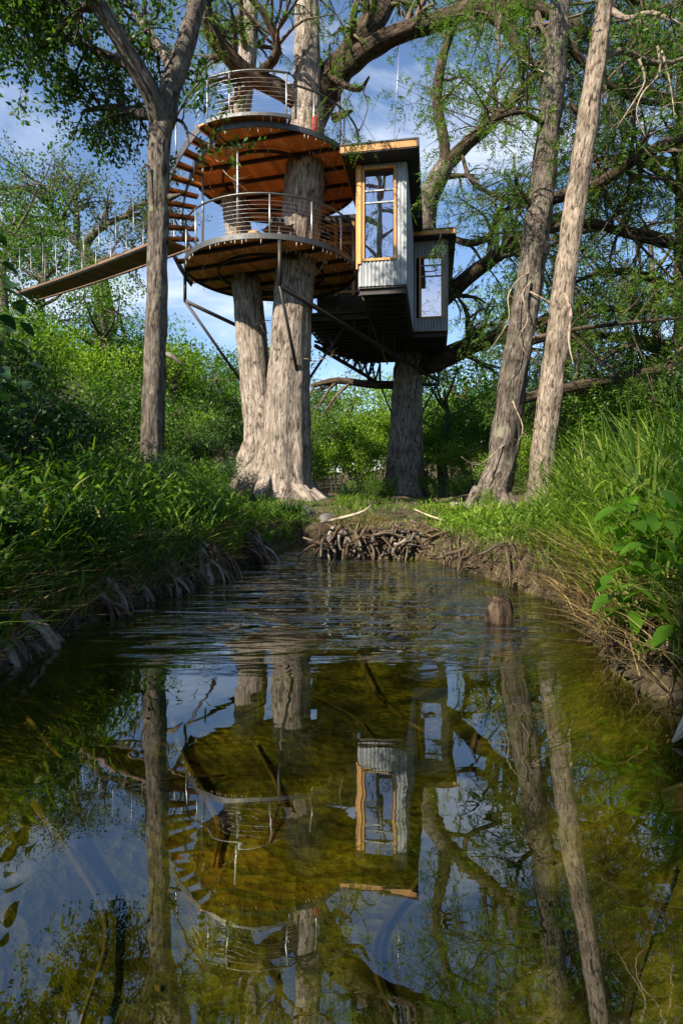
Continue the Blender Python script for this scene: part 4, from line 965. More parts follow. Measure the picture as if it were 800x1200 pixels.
# trees out of view, added for pool and bank shade and window reflections
far_tree('woodland_tree', 'unseen leafy tree added downstream to shade the pool', -6.2, -6.4, 11.5, 3.5, 'leaf_elm', .12, 22, None, 8, .22, .4)
far_tree('woodland_tree', 'unseen low spreading tree added to shade the grassy bank', -6.4, 1.0, 6.4, 2.7, 'leaf_elm', .11, 18, None, 7, .16, .4)
t8 = thing('cypress_tree', 'unseen open crowned cypress added downstream for window reflections and shade', 'tree', tuple(base_pt(-4.4, -6)), CY)
p8 = limb_obj(t8, [(-4.4, -6, .3), (-4.5, -6, 7), (-4.6, -5.8, 14), (-4.8, -5.7, 23)], [.5, .36, .28, .1], 'bark_cypress', 20, .3, .08, 'trunk')
lim = []
for k in range(14):
    z = 10.5 + k * .9; a = k * 2.4; d = Vector((math.cos(a), math.sin(a), 0)); l = random.uniform(2.5, 4.5); p0 = Vector((-4.6, -5.9, z))
    lim.append((limb_obj(t8, [p0, p0 + d * l * .4 + Vector((0, 0, .5)), p0 + d * l + Vector((0, 0, .6))], [.14, .1, .03], 'bark_cypress', 10, .3), .6))
foliate_cypress(t8, lim, 'leaf_cypress', 7, (.9, 2.2), 4, (.5, 1.1), 2.2, spray=(.3, .5), m=9, ll=.15, lw=.034)

# ------------------------------------------------------------------ shrubs
def shrub_mesh(name, h, r, n, leaf, leaves=26, spread=.17, asp=.5, seed_lobes=6):
    parts = []; stems = []
    for i in range(seed_lobes):
        a = 2 * math.pi * i / seed_lobes + random.uniform(-.5, .5); rr = r * random.uniform(.1, .62); f = random.uniform(.35, .85)
        c = Vector((math.cos(a) * rr, math.sin(a) * rr, h * f)); lr = r * random.uniform(.38, .58)
        Pt, cc = clumps(tuple(c), (lr, lr, lr * .85), n, leaves, spread, leaf, .8, .35)
        parts.append(np_leaves(Pt, leaf, asp, .45, .3))
        pth, rad = shoot((math.cos(a) * .08, math.sin(a) * .08, -.1), c, c.length, .03, 0, .15, 6); stems.append((pth, rad))
        for q in cc[::4]: stems.append(([c * .8, c.lerp(Vector(q), .6), Vector(q)], [.012, .009, .004]))
    Vs, Fs, k = [], [], 0
    for V, Fc in parts: Vs.append(V); Fs.append(Fc + k); k += len(V)
    fm = np_mesh(name, np.concatenate(Vs), np.concatenate(Fs))
    m = MB()
    for p_, r_ in stems: m.tube(p_, r_, 4, close=False)
    sm = bpy.data.meshes.new('stems'); sm.from_pydata(m.v, [], m.f)
    at = sm.attributes.new('bk', 'FLOAT_VECTOR', 'POINT'); at.data.foreach_set('vector', np.array(m.bk, dtype=np.float32).ravel()); sm.materials.append(MAT['twig_bark'])
    return fm, sm
SH = {}
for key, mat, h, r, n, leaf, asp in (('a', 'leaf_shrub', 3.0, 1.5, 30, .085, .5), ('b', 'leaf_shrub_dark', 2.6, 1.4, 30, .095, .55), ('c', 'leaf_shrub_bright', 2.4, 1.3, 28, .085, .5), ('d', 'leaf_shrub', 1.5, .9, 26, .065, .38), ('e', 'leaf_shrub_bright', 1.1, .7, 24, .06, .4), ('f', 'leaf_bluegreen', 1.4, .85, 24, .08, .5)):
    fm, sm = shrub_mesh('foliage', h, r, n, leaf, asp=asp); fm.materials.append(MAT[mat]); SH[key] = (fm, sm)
def shrub(key, x, y, s, label, group, sink=0.1):
    t = thing('shrub', label, 'shrub', (x, y, gz1(x, y) - sink), group, random.uniform(0, 6.3)); t.scale = (s, s, s * random.uniform(.85, 1.2))
    for nm, me in zip(('foliage', 'stems'), SH[key]):
        o = bpy.data.objects.new(nm, me); C.objects.link(o); o.parent = t
SLOPE, FARB, SUNB = 'shrubs on the shaded slope', 'shrubs behind the cypress trunks', 'shrubs on the sunny bank'
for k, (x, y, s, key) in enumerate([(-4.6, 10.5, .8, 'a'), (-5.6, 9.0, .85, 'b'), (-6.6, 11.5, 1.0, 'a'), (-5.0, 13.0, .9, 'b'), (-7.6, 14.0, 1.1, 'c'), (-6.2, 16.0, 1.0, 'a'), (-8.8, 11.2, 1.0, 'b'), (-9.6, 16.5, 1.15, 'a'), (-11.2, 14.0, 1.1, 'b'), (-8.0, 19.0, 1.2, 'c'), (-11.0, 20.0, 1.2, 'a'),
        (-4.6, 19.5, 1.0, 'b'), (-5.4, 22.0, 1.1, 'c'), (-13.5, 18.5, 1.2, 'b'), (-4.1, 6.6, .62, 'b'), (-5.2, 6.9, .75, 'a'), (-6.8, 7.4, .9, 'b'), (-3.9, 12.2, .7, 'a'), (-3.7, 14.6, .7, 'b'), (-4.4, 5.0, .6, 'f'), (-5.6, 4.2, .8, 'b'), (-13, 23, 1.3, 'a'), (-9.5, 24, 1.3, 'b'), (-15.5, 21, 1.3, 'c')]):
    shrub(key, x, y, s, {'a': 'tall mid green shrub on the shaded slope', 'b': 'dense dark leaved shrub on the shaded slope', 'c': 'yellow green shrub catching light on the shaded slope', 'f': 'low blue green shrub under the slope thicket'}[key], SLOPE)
for x, y, s, key in [(-.6, 19.5, .75, 'c'), (.6, 21.0, .95, 'c'), (1.6, 20.0, .7, 'e'), (-.2, 23.5, 1.1, 'a'), (1.2, 25.5, 1.2, 'c'), (4.6, 22.5, .95, 'c'), (5.8, 24.5, 1.2, 'a'), (4.0, 27.0, 1.2, 'c'), (7.6, 23.0, 1.2, 'b'), (6.6, 20.0, 1.0, 'a'), (3.9, 19.0, .55, 'd'), (2.2, 28.0, 1.4, 'c'), (-1.5, 27, 1.4, 'a'), (9.3, 25.0, 1.5, 'a'), (-3.8, 25.0, 1.3, 'a'), (5.2, 17.0, .7, 'd'), (.2, 17.8, .55, 'e'), (1.0, 18.4, .6, 'd'), (3.4, 21.5, .7, 'd'), (-2.4, 30.5, 1.7, 'c'), (.4, 30, 1.6, 'c'), (3.0, 32, 1.8, 'c'), (5.6, 30, 1.7, 'c'), (8.4, 29, 1.8, 'c'), (7.2, 27, 1.4, 'c'), (-5.5, 28, 1.7, 'a'), (11, 23, 1.6, 'c'), (-8, 27, 1.7, 'c'), (5.4, 20.4, .8, 'c'), (7.8, 19.2, .9, 'c')]:
    shrub(key, x, y, s, {'a': 'tall mid green shrub behind the cypress trunks', 'b': 'dense dark shrub behind the cypress trunks', 'c': 'bright yellow green shrub in the thicket behind the cypress trunks', 'd': 'low fine leaved shrub between the cypress trunks', 'e': 'low bright shrub at the foot of the double cypress'}[key], FARB)
for x, y, s, key in [(5.0, 11.0, .8, 'd'), (6.0, 13.0, 1.0, 'a'), (7.2, 10.5, 1.0, 'b'), (5.2, 8.6, .8, 'd'), (6.4, 7.6, .9, 'a'), (8.2, 15.0, 1.1, 'a'), (7.0, 17.0, 1.1, 'b'), (4.9, 14.2, .8, 'c'), (8.8, 12.5, 1.1, 'a'), (4.6, 6.4, .7, 'e'), (10.5, 18.0, 1.4, 'b'), (11.5, 14.0, 1.3, 'a'), (3.9, 8.6, .5, 'e'), (2.65, 6.3, .3, 'd'), (3.0, 11.6, .4, 'e')]:
    shrub(key, x, y, s, {'a': 'tall mid green shrub on the sunny bank', 'b': 'dense dark shrub high on the sunny bank', 'c': 'bright shrub behind the pale leaning trunk', 'd': 'fine leaved shrub behind the tall grass', 'e': 'small bright green shrub at the edge of the sunny bank'}[key], SUNB)

BANK = 'low shrubs on the shaded bank'
for x, y, s, key in [(-2.35, 4.6, .36, 'd'), (-2.6, 5.6, .45, 'f'), (-2.1, 5.9, .34, 'd'), (-3.0, 6.6, .5, 'd'), (-2.0, 6.9, .36, 'e'), (-2.6, 7.8, .5, 'f'), (-2.1, 7.9, .36, 'd'), (-3.5, 8.0, .6, 'd'), (-2.5, 9.2, .4, 'd'), (-3.2, 9.6, .55, 'f'), (-3.1, 10.8, .45, 'e'), (-2.4, 3.5, .4, 'f'), (-3.1, 4.0, .55, 'd'), (-2.9, 12.5, .6, 'd'), (-3.4, 16.2, .7, 'f'), (-3.3, 13.5, .5, 'e'), (-1.85, 5.35, .3, 'd'), (-1.6, 6.3, .3, 'f'), (-1.75, 7.3, .3, 'd'), (-2.05, 4.1, .3, 'f'), (-2.2, 2.9, .34, 'd'), (-2.9, 5.0, .5, 'b'), (-3.4, 7.2, .45, 'b'), (-2.6, 8.4, .32, 'b')]:
    shrub(key, x, y, s, {'d': 'low fine leaved bush on the shaded bank', 'e': 'low bright bush on the shaded bank', 'f': 'low blue green bush on the shaded bank', 'b': 'dark broad leaved bush on the shaded bank'}[key], BANK, .05)

random.seed(77)
k = 0
while k < 46:
    x, y = random.uniform(-4.6, -1.3), random.uniform(2.2, 10.5); d = float(stream_sd(np.array([x]), np.array([y]))[0])
    if d < .12 or (x / y > -.2 and y > 5) or abs(x + 3.05) + abs(y - 9) < .7 or random.random() > math.exp(-(d - .12) / 1.6): continue
    key = random.choice('ddefb'); sc_ = random.uniform(.22, .42) * (.6 if key == 'b' else 1)
    shrub(key, x, y, sc_, {'d': 'low fine leaved bush on the shaded bank', 'e': 'low bright bush on the shaded bank', 'f': 'low blue green bush on the shaded bank', 'b': 'dark broad leaved bush on the shaded bank'}[key], BANK, .03); k += 1

# ------------------------------------------------------------------ grass and bank cover
def land_points(n, x0, x1, y0, y1, dmin, dmax, falloff=0.0):
    out = np.zeros((0, 2))
    while len(out) < n:
        p = np.stack([rng.uniform(x0, x1, n * 2), rng.uniform(y0, y1, n * 2)], 1); d = stream_sd(p[:, 0], p[:, 1])
        k = (d > dmin) & (d < dmax)
        if falloff: k &= rng.random(len(d)) < np.exp(-np.clip(d, 0, 50) / falloff)
        cl = wav(p[:, 0] * 1.3 + 3, p[:, 1] * 1.3) > rng.uniform(-1.0, .25, len(d)); k &= cl
        out = np.concatenate([out, p[k]])
    out = out[:n]
    return np.stack([out[:, 0], out[:, 1], gz(out[:, 0], out[:, 1]) - .02], 1)
def cover(p):
    a = p[:, 0] / np.maximum(p[:, 1], .5)
    low = sstep(.40, .33, a) * sstep(.0, .12, a) * sstep(4.0, 5.0, p[:, 1]) + sstep(-.24, -.17, a) * sstep(0.0, -.02, a) * sstep(5.5, 7.0, p[:, 1])
    return 1 - .72 * np.clip(low, 0, 1)
def grass(name, label, pts, h0, h1, width, mat, lean=.5, bend=.7, segs=3, az=None):
    V = np_blades(pts, rng.uniform(h0, h1, len(pts)) * cover(pts), width, lean, bend, az, segs)
    tag(link_mesh(name, np_mesh(name, *V), mat), label, 'grass', kind='stuff')
def oats(name, label, pts, mat):
    n = len(pts); a0 = rng.uniform(0, 6.28, n); h = rng.uniform(.25, .85, n) * cover(pts); ln = rng.normal(0, .16, (n, 2)); parts = []
    B = np.concatenate([pts + np.stack([ln[:, 0] * h * t, ln[:, 1] * h * t, h * t], 1) for t in (.25, .4, .55, .68, .8, .9, 1.0)])
    az = np.concatenate([a0 + 3.14 * k + rng.normal(0, .4, n) for k in range(7)])
    V = np_blades(B, rng.uniform(.10, .2, len(B)), .02, 1.1, .9, az, 3)
    Vs, Fs = np_blades(pts, h * 1.02, .006, .05, .05, None, 2)
    tag(link_mesh(name, np_mesh(name, np.concatenate([V[0], Vs]), np.concatenate([V[1], Fs + len(V[0])])), mat), label, 'grass', kind='stuff')
grass('grass', 'broad bladed green grass thick on the shaded bank', land_points(5000, -6.5, -.4, 1.5, 12, .05, 4.5, 1.5), .12, .5, .016, 'grass_green', .35, .7)
oats('cane_grass', 'lance leaved cane grass thick on the shaded bank', land_points(800, -5.5, -.6, 2.0, 11, .02, 3.5, 1.3), 'grass_green')
oats('cane_grass', 'lance leaved cane grass between the tall clumps of the sunny bank', land_points(900, 1.7, 5, 2.0, 9, .25, 3, 1.5), 'grass_tall')
grass('grass', 'short green grass on the flat ground before the double cypress', land_points(11000, -3, 4.5, 7.2, 18, .1, 12), .14, .38, .014, 'grass_green')
grass('grass', 'green grass on the sunny bank under the tall clumps', land_points(11000, 1.2, 6.5, 1.2, 11, .08, 4.5, 1.6), .25, .7, .016, 'grass_tall', .5, .8)
grass('dry_grass', 'tan dead grass hanging from the edge of the sunny bank', land_points(4200, 1.0, 3.2, 1.2, 8, .0, .55), .18, .48, .008, 'grass_dry', .9, 1.3)
grass('dry_grass', 'straw and dead grass along the edge of the shaded bank', land_points(4500, -3.2, -.4, 1.5, 9, .0, .5), .15, .42, .008, 'grass_dry', .9, 1.3)
grass('dry_grass', 'dead grass and litter on the driftwood bar', land_points(2500, -.5, 2.2, 6.5, 9, .0, .9), .12, .35, .008, 'grass_dry', .9, 1.2)
pv = land_points(750, -2.6, -.5, 2.2, 8.8, .02, .3)
grass('grass', 'long green blades drooping over the water from the shaded bank', pv, .15, .5, .014, 'grass_green', .5, 1.2, 4, rng.normal(-.35, 1.3, len(pv)))
# leafy ground cover
pts = land_points(9000, -6, -1.2, 2, 12, .1, 4, 1.6); pts = np.repeat(pts, 3, 0) + rng.normal(0, .05, (27000, 3)); pts[:, 2] += np.abs(rng.normal(.26, .2, 27000)) * cover(pts)
tag(link_mesh('weeds', np_mesh('weeds', *np_leaves(pts, .075, .45, .6, .2)), 'leaf_shrub'), 'leafy green weeds growing among the grass of the shaded bank', 'weeds', kind='stuff')
pts = land_points(5000, 1.4, 5.5, 1.6, 10, .25, 4, 1.6); pts = np.repeat(pts, 3, 0) + rng.normal(0, .05, (15000, 3)); pts[:, 2] += np.abs(rng.normal(.2, .2, 15000)) * cover(pts)
tag(link_mesh('weeds', np_mesh('weeds', *np_leaves(pts, .06, .42, .6, .2)), 'leaf_shrub_bright'), 'small bright leafy weeds on the sunny bank', 'weeds', kind='stuff')
# fallen leaves on the bed
pts = np.stack([rng.uniform(-1.9, 1.7, 900), rng.uniform(1.2, 7, 900)], 1); pts = pts[wav(pts[:, 0] * 2, pts[:, 1] * 2) > .1]; pts = pts[stream_sd(pts[:, 0], pts[:, 1]) < -.05]
pts = np.stack([pts[:, 0], pts[:, 1], gz(pts[:, 0], pts[:, 1]) + .012], 1)
tag(link_mesh('leaf_litter', np_mesh('leaf_litter', *np_leaves(pts, .026, .5, 3, 0)), 'leaf_litter'), 'brown sunken leaves scattered on the stream bed', 'leaves', kind='stuff')

fp = np.stack([rng.uniform(-1.9, 1.7, 900), rng.uniform(1.0, 7, 900)], 1); fd = -stream_sd(fp[:, 0], fp[:, 1])
fp = fp[(fd > .02) & (rng.random(900) < np.exp(-fd / .16))]
V_, F_ = np_leaves(np.stack([fp[:, 0], fp[:, 1], np.full(len(fp), .006)], 1), .03, .4, 0, 0); V_[:, 2] = .005 + .02 * np.abs(V_[:, 2] - .006)
tag(link_mesh('floating_leaves', np_mesh('floating_leaves', V_, F_), 'leaf_litter'), 'small brown leaves floating along the edges of the pool', 'leaves', kind='stuff')
# tall clumps
def clump_of_grass(name, x, y, n, h, r, mat, label, group, cat='grass', width=.022, lean=.35, bend=.55):
    t = thing(name, label, cat, (x, y, gz1(x, y)), group)
    a = rng.uniform(0, 6.28, n); q = np.abs(rng.normal(0, r, n))
    xs, ys = x + np.cos(a) * q, y + np.sin(a) * q; pts = np.stack([xs, ys, gz(xs, ys) - .03], 1)
    V = np_blades(pts, rng.uniform(.45, 1.0, n) * h, width, lean, bend, a + rng.normal(0, .7, n), 6)
    link_mesh('blades', np_mesh('blades', *V), mat, t)
for x, y, n, h, r in [(2.35, 4.3, 130, 1.25, .16), (2.7, 5.0, 150, 1.6, .18), (3.1, 4.4, 150, 1.7, .2), (3.3, 5.6, 160, 1.7, .2), (2.75, 6.2, 130, 1.35, .18), (3.9, 6.2, 170, 1.8, .22), (3.5, 7.2, 150, 1.6, .2), (4.3, 7.6, 160, 1.7, .22), (3.0, 3.6, 140, 1.5, .18), (3.75, 5.0, 170, 1.9, .22), (2.2, 3.4, 90, .95, .14), (4.6, 5.8, 170, 2.0, .24), (3.4, 8.6, 120, 1.2, .2)]:
    clump_of_grass('grass_clump', x, y, n, h, r, 'grass_tall', 'tall arching clump of light green grass on the sunny bank', 'tall grass clumps on the sunny bank')
for x, y, n, h, r in [(-.95, 9.9, 120, .5, .12), (-1.25, 8.9, 120, .42, .12), (.2, 15.6, 90, .8, .12), (-1.6, 10.6, 120, .5, .14), (-2.2, 9.4, 110, .8, .14)]:
    clump_of_grass('grass_clump', x, y, n, h, r, 'leaf_bluegreen', 'dark strappy clump of grass near the foot of the double cypress', 'dark grass clumps by the double cypress', width=.03, bend=.8)

# large leaved plants: every leaf a part
def leaf_mesh(name, ln, wd, mat, lobes=0):
    n = 7; vs = []; fs = []
    for i in range(n + 1):
        t = i / n; w = wd * .5 * (math.sin(math.pi * min(1, t ** .75)) ** .8 if 0 < t < 1 else 0.0); x = t * ln; z = -.25 * ln * t * t + .05 * ln * t
        vs += [(x, -w, z + .28 * w), (x, 0, z), (x, w, z + .28 * w)]
    for i in range(n):
        a = i * 3; b = a + 3; fs += [(a, a + 1, b + 1, b), (a + 1, a + 2, b + 2, b + 1)]
    me = bpy.data.meshes.new(name); me.from_pydata(vs, [], fs); me.polygons.foreach_set('use_smooth', [True] * len(fs)); me.materials.append(MAT[mat]); me.update(); return me
LM = {'big': [leaf_mesh('leaf', .125 * k, .07 * k, 'leaf_big') for k in (1, .8, 1.15)], 'dark': [leaf_mesh('leaf', .20 * k, .125 * k, 'leaf_bluegreen') for k in (1, .8, 1.2)], 'cane': [leaf_mesh('leaf', .17 * k, .055 * k, 'leaf_shrub_bright') for k in (1, .8, 1.2)]}
def leafy_plant(x, y, stems, kind, label, group, stem_mat='twig_bark', dz=0.0, pet=.06):
    t = thing('leafy_plant', label, 'plant', (x, y, gz1(x, y)), group); z0 = gz1(x, y)
    for (dx, dy, h, lf) in stems:
        p, r_ = shoot((x, y, z0 - .04), (dx, dy, 1), h * math.sqrt(1 + dx * dx + dy * dy), .009 if kind != 'dark' else .014, .05, .12, 8)
        m = MB().tube(p, r_, 6)
        spots = []
        for k in range(lf):
            f = .3 + .7 * (k + random.random() * .5) / lf; i = min(7, int(f * 8)); q = p[i].lerp(p[i + 1], f * 8 - i if f * 8 - i < 1 else 1)
            a = k * 2.4 + random.uniform(-.4, .4); tip = q + Vector((math.cos(a) * pet, math.sin(a) * pet, pet * .5)); m.tube([q, tip], .0035, 4); spots.append((tip, a))
        m.build('stem', stem_mat if kind == 'dark' else 'leaf_shrub', t, bark=True)
        for tip, a in spots:
            o = bpy.data.objects.new('leaf', random.choice(LM[kind])); C.objects.link(o); o.parent = t
            o.location = tip - t.location; o.rotation_euler = (random.uniform(-.4, .4), random.uniform(.05, .6), a)
B1L = 'bright large leaved plants on the sunny bank'
leafy_plant(1.47, 2.8, [(-.25, -.15, .5, 9), (.1, -.2, .62, 11), (-.1, .1, .55, 9), (.3, -.1, .5, 8)], 'big', 'bright green broad leaved plant hanging over the edge of the sunny bank', B1L)
leafy_plant(1.66, 3.1, [(-.2, -.1, .55, 10), (.1, -.1, .65, 11), (.25, .2, .5, 8)], 'big', 'bright green broad leaved plant standing behind the overhanging one', B1L)
leafy_plant(1.48, 2.5, [(-.15, -.1, .3, 7), (.2, -.1, .4, 9)], 'big', 'low bright broad leaved plant near the bleached log', B1L)
leafy_plant(1.86, 3.6, [(-.2, 0, .5, 8), (.1, -.1, .6, 9)], 'big', 'bright broad leaved plant in front of the tall grass', B1L)
leafy_plant(2.1, 5.0, [(-.3, 0, .45, 9), (.1, -.1, .5, 9), (.3, .1, .4, 8)], 'cane', 'narrow leaved green plant on the bank below the leaning trunk', B1L)
leafy_plant(2.5, 5.8, [(-.3, 0, .55, 9), (.1, -.1, .6, 9), (.3, .1, .5, 8)], 'cane', 'taller narrow leaved plant on the bank below the leaning trunk', B1L)
B2L = 'dark large leaved saplings on the shaded bank'
for x, y, h, lf in ((-3.35, 5.2, 2.4, 20), (-3.0, 4.7, 1.6, 15), (-3.9, 5.8, 2.7, 20), (-3.1, 5.9, 1.5, 14), (-2.75, 4.1, 1.1, 12)):
    leafy_plant(x, y, [(random.uniform(-.15, .15), random.uniform(-.1, .1), h, lf), (random.uniform(-.3, .3), -.1, h * .8, lf - 4), (random.uniform(-.1, .35), .1, h * .65, lf - 6)], 'dark', 'dark broad leaved sapling rising over the grass of the shaded bank', B2L, pet=.12)
for x, y in ((-2.3, 5.4), (-2.0, 6.0), (-2.5, 6.6), (-1.9, 7.4), (-2.9, 7.2), (-2.2, 4.6), (-1.75, 6.7)):
    leafy_plant(x, y, [(random.uniform(-.4, .4), random.uniform(-.3, .2), random.uniform(.45, .8), 9) for _ in range(4)], 'cane', 'narrow leaved bright green herb among the grass of the shaded bank', 'narrow leaved herbs on the shaded bank')

# ------------------------------------------------------------------ roots, driftwood, stones
def root_cluster(x, y, w, h, label, group='root clusters along the shaded bank'):
    """a gnarled knee of cypress roots fanning down the bank into the water"""
    t = thing('root_cluster', label, 'roots', (x, y, 0), group)
    for q in range(3):
        ox, oy = random.uniform(-.1, .04), random.uniform(-.14, .14); hh = h * random.uniform(.5, 1)
        limb_obj(t, [(x - .1 + ox, y + oy * .6, hh), (x - .04 + ox, y + oy, hh * .6), (x + ox * .5, y + oy * 1.3, -.1)], [w * .08, w * random.uniform(.12, .2), w * .2], random.choice(['driftwood', 'root_brown', 'root_brown']), 18, .04, .28, 'knee', 2.6, .5)
    for k in range(16):
        oy = random.uniform(-.3, .3); l = w * random.uniform(.15, .75); z1 = h * random.uniform(.3, .9); sk = random.uniform(-.15, .15)
        limb_obj(t, [(x - .12, y + oy * .8, z1), (x + l * .45, y + oy + sk * .4 + random.gauss(0, .02), z1 * .55), (x + l, y + oy + sk, -.12)], [random.uniform(.012, .03), random.uniform(.01, .024), .008], random.choice(['driftwood', 'root_brown', 'root_brown']), 7, .05, .2, 'root', 2, .5)
root_cluster(-1.28, 5.75, .42, .42, 'grey fluted root knee on the shaded bank below the herbs')
root_cluster(-1.02, 6.9, .42, .4, 'pale root mass at the water nearest the double cypress')
root_cluster(-1.48, 5.1, .3, .3, 'small fan of roots under the overhanging grass')
root_cluster(-1.7, 4.3, .34, .26, 'dark low root knee in the shaded hollow of the bank')
st_ = thing('driftwood_stump', 'grey fluted driftwood root lying at the edge of the shaded bank', 'driftwood', (-1.95, 3.2, 0.1))
limb_obj(st_, [(-2.5, 3.1, .26), (-2.2, 3.15, .23), (-1.98, 3.2, .15), (-1.78, 3.27, .0), (-1.66, 3.3, -.16)], [.17, .165, .15, .11, .05], 'dead_twig', 60, .02, .42, 'root', 5.5, .1)
for k in range(5): limb_obj(st_, [(-2.0, 3.05 + k * .06, .2), (-1.8, 3.0 + k * .10, .10), (-1.64, 2.94 + k * .14, -.12)], [.035, .03, .015], 'driftwood', 8, .04, .2, 'rootlet')
DW = 'driftwood sticks in the bar across the pool'
for k in range(70):
    x = random.uniform(-.38, 1.3); y = 7.15 + random.uniform(-.1, .55); z = random.uniform(.05, .36); a = random.uniform(0, 6.28); l = random.uniform(.25, .75); e = random.uniform(-.5, .4)
    d = Vector((math.cos(a), math.sin(a) * .6, e)).normalized(); p0 = Vector((x, y, z))
    pts = [p0 - d * l * .5, p0 + Vector((random.gauss(0, .05), random.gauss(0, .05), random.gauss(0, .05))), p0 + d * l * .5 + Vector((0, 0, random.gauss(-.05, .05)))]
    pth, rr = smooth_path(pts, [random.uniform(.008, .026), random.uniform(.007, .022), .005], .05)
    tag(MB().tube(pth, rr, 8, flute=.15, seed=k, wob=.4).build('driftwood_stick', random.choice(['driftwood', 'root_brown', 'root_brown', 'root_brown', 'twig_bark']), None, bark=True), 'weathered grey stick tangled in the driftwood bar at the far end of the pool', 'stick', DW)
for k in range(16):
    x = random.uniform(-.3, 1.2); p0 = Vector((x, 7.35 + random.uniform(-.05, .1), random.uniform(.28, .4)))
    pts = [p0, p0 + Vector((random.uniform(-.12, .12), -.12, -.08)), p0 + Vector((random.uniform(-.2, .2), -.2, -.28)), p0 + Vector((random.uniform(-.3, .3), -.26, -.5))]
    pth, rr = smooth_path(pts, [.022, .024, .018, .008], .05)
    tag(MB().tube(pth, rr, 8, flute=.15, seed=k * 3.1, wob=.3).build('dangling_root', random.choice(['driftwood', 'root_brown']), None, bark=True), 'crooked grey root hanging down the face of the driftwood bar', 'root', 'roots on the face of the driftwood bar')
for k in range(56):
    f = random.random(); x = -.3 + f * 2.0; yb = float(np.interp(x, [-.3, .1, .5, 1.0, 1.25, 1.42, 1.6, 1.75], [7.4, 7.2, 7.3, 7.15, 6.74, 5.95, 5.12, 4.6])); h_ = random.uniform(.16, .42); w_ = random.uniform(-.55, .55)
    p0 = Vector((x + .12 * (x > 1.1), yb + .16, h_)); o_ = Vector((0, -1, 0)) if x < 1.1 else Vector((-.9, -.4, 0)); sd_ = Vector((-o_.y, o_.x, 0))
    pts = [p0, p0 + o_ * .1 + sd_ * w_ * .3 + Vector((0, 0, -.02 - .1 * random.random())), p0 + o_ * random.uniform(.16, .26) + sd_ * w_ * .7 + Vector((0, 0, -h_ * .6)), p0 + o_ * random.uniform(.2, .36) + sd_ * w_ + Vector((0, 0, -h_ - .1))]
    pth, rr = smooth_path(pts, [random.uniform(.008, .025)] * 2 + [random.uniform(.007, .016), .006], .06)
    tag(MB().tube(pth, rr, 7, flute=.2, seed=k * 1.7, wob=.4).build('bank_root', random.choice(['root_brown', 'root_brown', 'root_brown', 'twig_bark']), None, bark=True), 'thin gnarled root exposed in the eroded bank beside the driftwood bar', 'root', 'roots in the eroded bank')
def log(name, pts, rr, mat, label, cat='log', sides=14, fl=.1):
    pth, r_ = smooth_path(pts, rr, .06)
    return tag(MB().tube(pth, r_, sides, flute=fl, seed=random.uniform(0, 40), wob=.2).build(name, mat, None, bark=True), label, cat)
def onb(x, y, dz): return (x, y, gz1(x, y) + dz)
log('fallen_log', [onb(1.85, 9.6, .06), onb(2.4, 9.5, .09), onb(3.05, 9.35, .05)], [.07, .085, .06], 'driftwood', 'fallen grey log lying in the grass between the two leaning trunks')
log('bare_stick', [onb(1.05, 8.1, .16), onb(1.25, 7.9, .1), onb(1.42, 7.75, .04)], [.014, .014, .012], 'bleached_wood', 'straight white stick stuck in the bank behind the driftwood bar', 'stick', 8, .02)
log('bare_stick', [(-.28, 7.7, .42), (.05, 7.6, .5), (.3, 7.55, .58), (.42, 7.6, .68)], [.02, .022, .02, .01], 'dead_twig', 'long tan branch laid across the top of the driftwood bar', 'branch', 8)
log('cypress_knee', [(1.08, 3.95, -.45), (1.09, 3.95, -.05), (1.1, 3.93, .08), (1.085, 3.93, .13), (1.07, 3.93, .16)], [.14, .105, .09, .075, .03], 'root_brown', 'low weathered stub standing in the water off the sunny bank', 'stub', 26, .3)
log('bleached_log', [(1.22, 2.08, .01), (1.30, 2.12, .05), (1.42, 2.2, .11), (1.62, 2.3, .19)], [.004, .022, .04, .05], 'bleached_wood', 'bleached splintered log end poking from the sunny bank over the water', 'log', 20, .35)
log('sunken_log', [onb(1.12, 1.95, .03), onb(1.3, 1.85, .05), onb(1.5, 1.75, .05)], [.035, .05, .05], 'bleached_wood', 'yellowish log lying just under the water below the bleached log')
SB = 'sunken branches on the stream bed'
for k, (pts, r0) in enumerate([([(.15, 4.9), (.25, 4.0), (.5, 3.3), (.8, 2.7)], .035), ([(-1.1, 3.6), (-.85, 3.0), (-.55, 2.5), (-.5, 2.2)], .035), ([(-.5, 3.2), (-.3, 2.7), (-.32, 2.35)], .018), ([(-1.5, 2.6), (-1.1, 2.5), (-.6, 2.9)], .022), ([(.9, 3.4), (.6, 2.6), (.75, 2.0)], .03), ([(-.2, 3.9), (.1, 3.5), (.2, 3.1)], .016), ([(-1.2, 2.2), (-.8, 1.9), (-.7, 1.5)], .024), ([(.3, 2.1), (.1, 1.7), (.25, 1.3)], .02), ([(1.0, 1.7), (.7, 1.4), (.6, 1.1)], .022)]):
    o = log('sunken_branch', [onb(x, y, .015 + random.uniform(0, .03)) for x, y in pts], list(np.linspace(r0 * .6, r0 * .25, len(pts))), 'sunken_wood', 'mossy waterlogged branch lying on the olive stream bed', 'branch', 8); o['group'] = SB
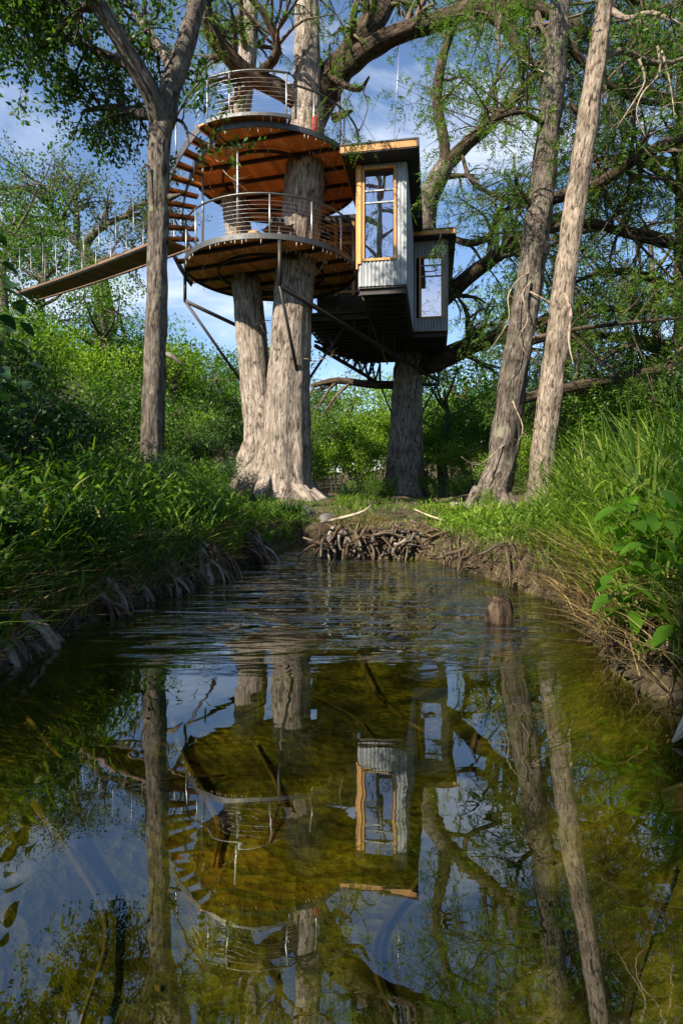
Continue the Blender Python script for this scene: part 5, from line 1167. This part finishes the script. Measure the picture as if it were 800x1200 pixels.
def stone(x, y, s, label, dz=0.0):
    bm = bmesh.new(); bmesh.ops.create_icosphere(bm, subdivisions=3, radius=1.0); z0 = gz1(x, y)
    for q in bm.verts:
        n_ = 1 + .35 * mnoise.noise(q.co * 1.3 + Vector((x, y, 0))) + .12 * mnoise.noise(q.co * 3.5); q.co = Vector((q.co.x * s[0] * n_ + x, q.co.y * s[1] * n_ + y, q.co.z * s[2] * n_ + z0 + dz))
    me = bpy.data.meshes.new('stone'); bm.to_mesh(me); bm.free(); me.polygons.foreach_set('use_smooth', [True] * len(me.polygons))
    tag(link_mesh('stone', me, 'stone_grey'), label, 'stone')
mat_plain('stone_grey', (0.11, 0.108, 0.098), .9, .2, .45, 5.0)
stone(-.75, 10.4, (.28, .22, .16), 'grey mossy boulder beside the dark strappy grass'); stone(-.2, 9.6, (.2, .16, .1), 'small grey stone between the boulder and the driftwood bar')

# dead roots and fibres hanging at the waterline
def fringe(name, label, x0, x1, y0, y1, n, mat):
    m = MB(); k = 0
    while k < n:
        x, y = random.uniform(x0, x1), random.uniform(y0, y1); d = float(stream_sd(np.array([x]), np.array([y]))[0])
        if not 0.0 < d < .22: continue
        e = 1e-2; gxn = float(stream_sd(np.array([x + e]), np.array([y]))[0]) - d; gyn = float(stream_sd(np.array([x]), np.array([y + e]))[0]) - d
        o = -Vector((gxn, gyn, 0)).normalized(); z = gz1(x, y); l = abs(random.gauss(.06, .09)); s_ = Vector((-o.y, o.x, 0)) * random.gauss(0, .12); q_ = random.uniform(.25, 1.3)
        p = Vector((x, y, z)); m.tube([p - o * .05, p + o * .06 + s_ * random.uniform(.2, 1) + Vector((0, 0, random.uniform(-.06, .03))), p + o * l * .6 + s_ + Vector((0, 0, -z * .5)), p + o * l * .8 + s_ * 1.4 + Vector((0, 0, -z - .05))], [.009 * q_, .008 * q_, .005 * q_, .002], 5, close=False); k += 1
    o = m.build(name, mat, None, bark=True); tag(o, label, 'roots', kind='stuff')
fringe('root_fringe', 'brown roots dangling from the sunny bank into the water', 1.1, 2.2, 1.4, 7.2, 420, 'root_brown')
fringe('root_fringe', 'grey brown roots dangling from the shaded bank into the water', -2.3, -.6, 2.0, 8.6, 260, 'root_brown')

if False:  # triangle count
    print('TRIS', sum(sum(len(p.vertices) - 2 for p in o.data.polygons) if len(o.data.polygons) < 2000 else len(o.data.loops) - 2 * len(o.data.polygons) for o in scene.objects if o.type == 'MESH'))
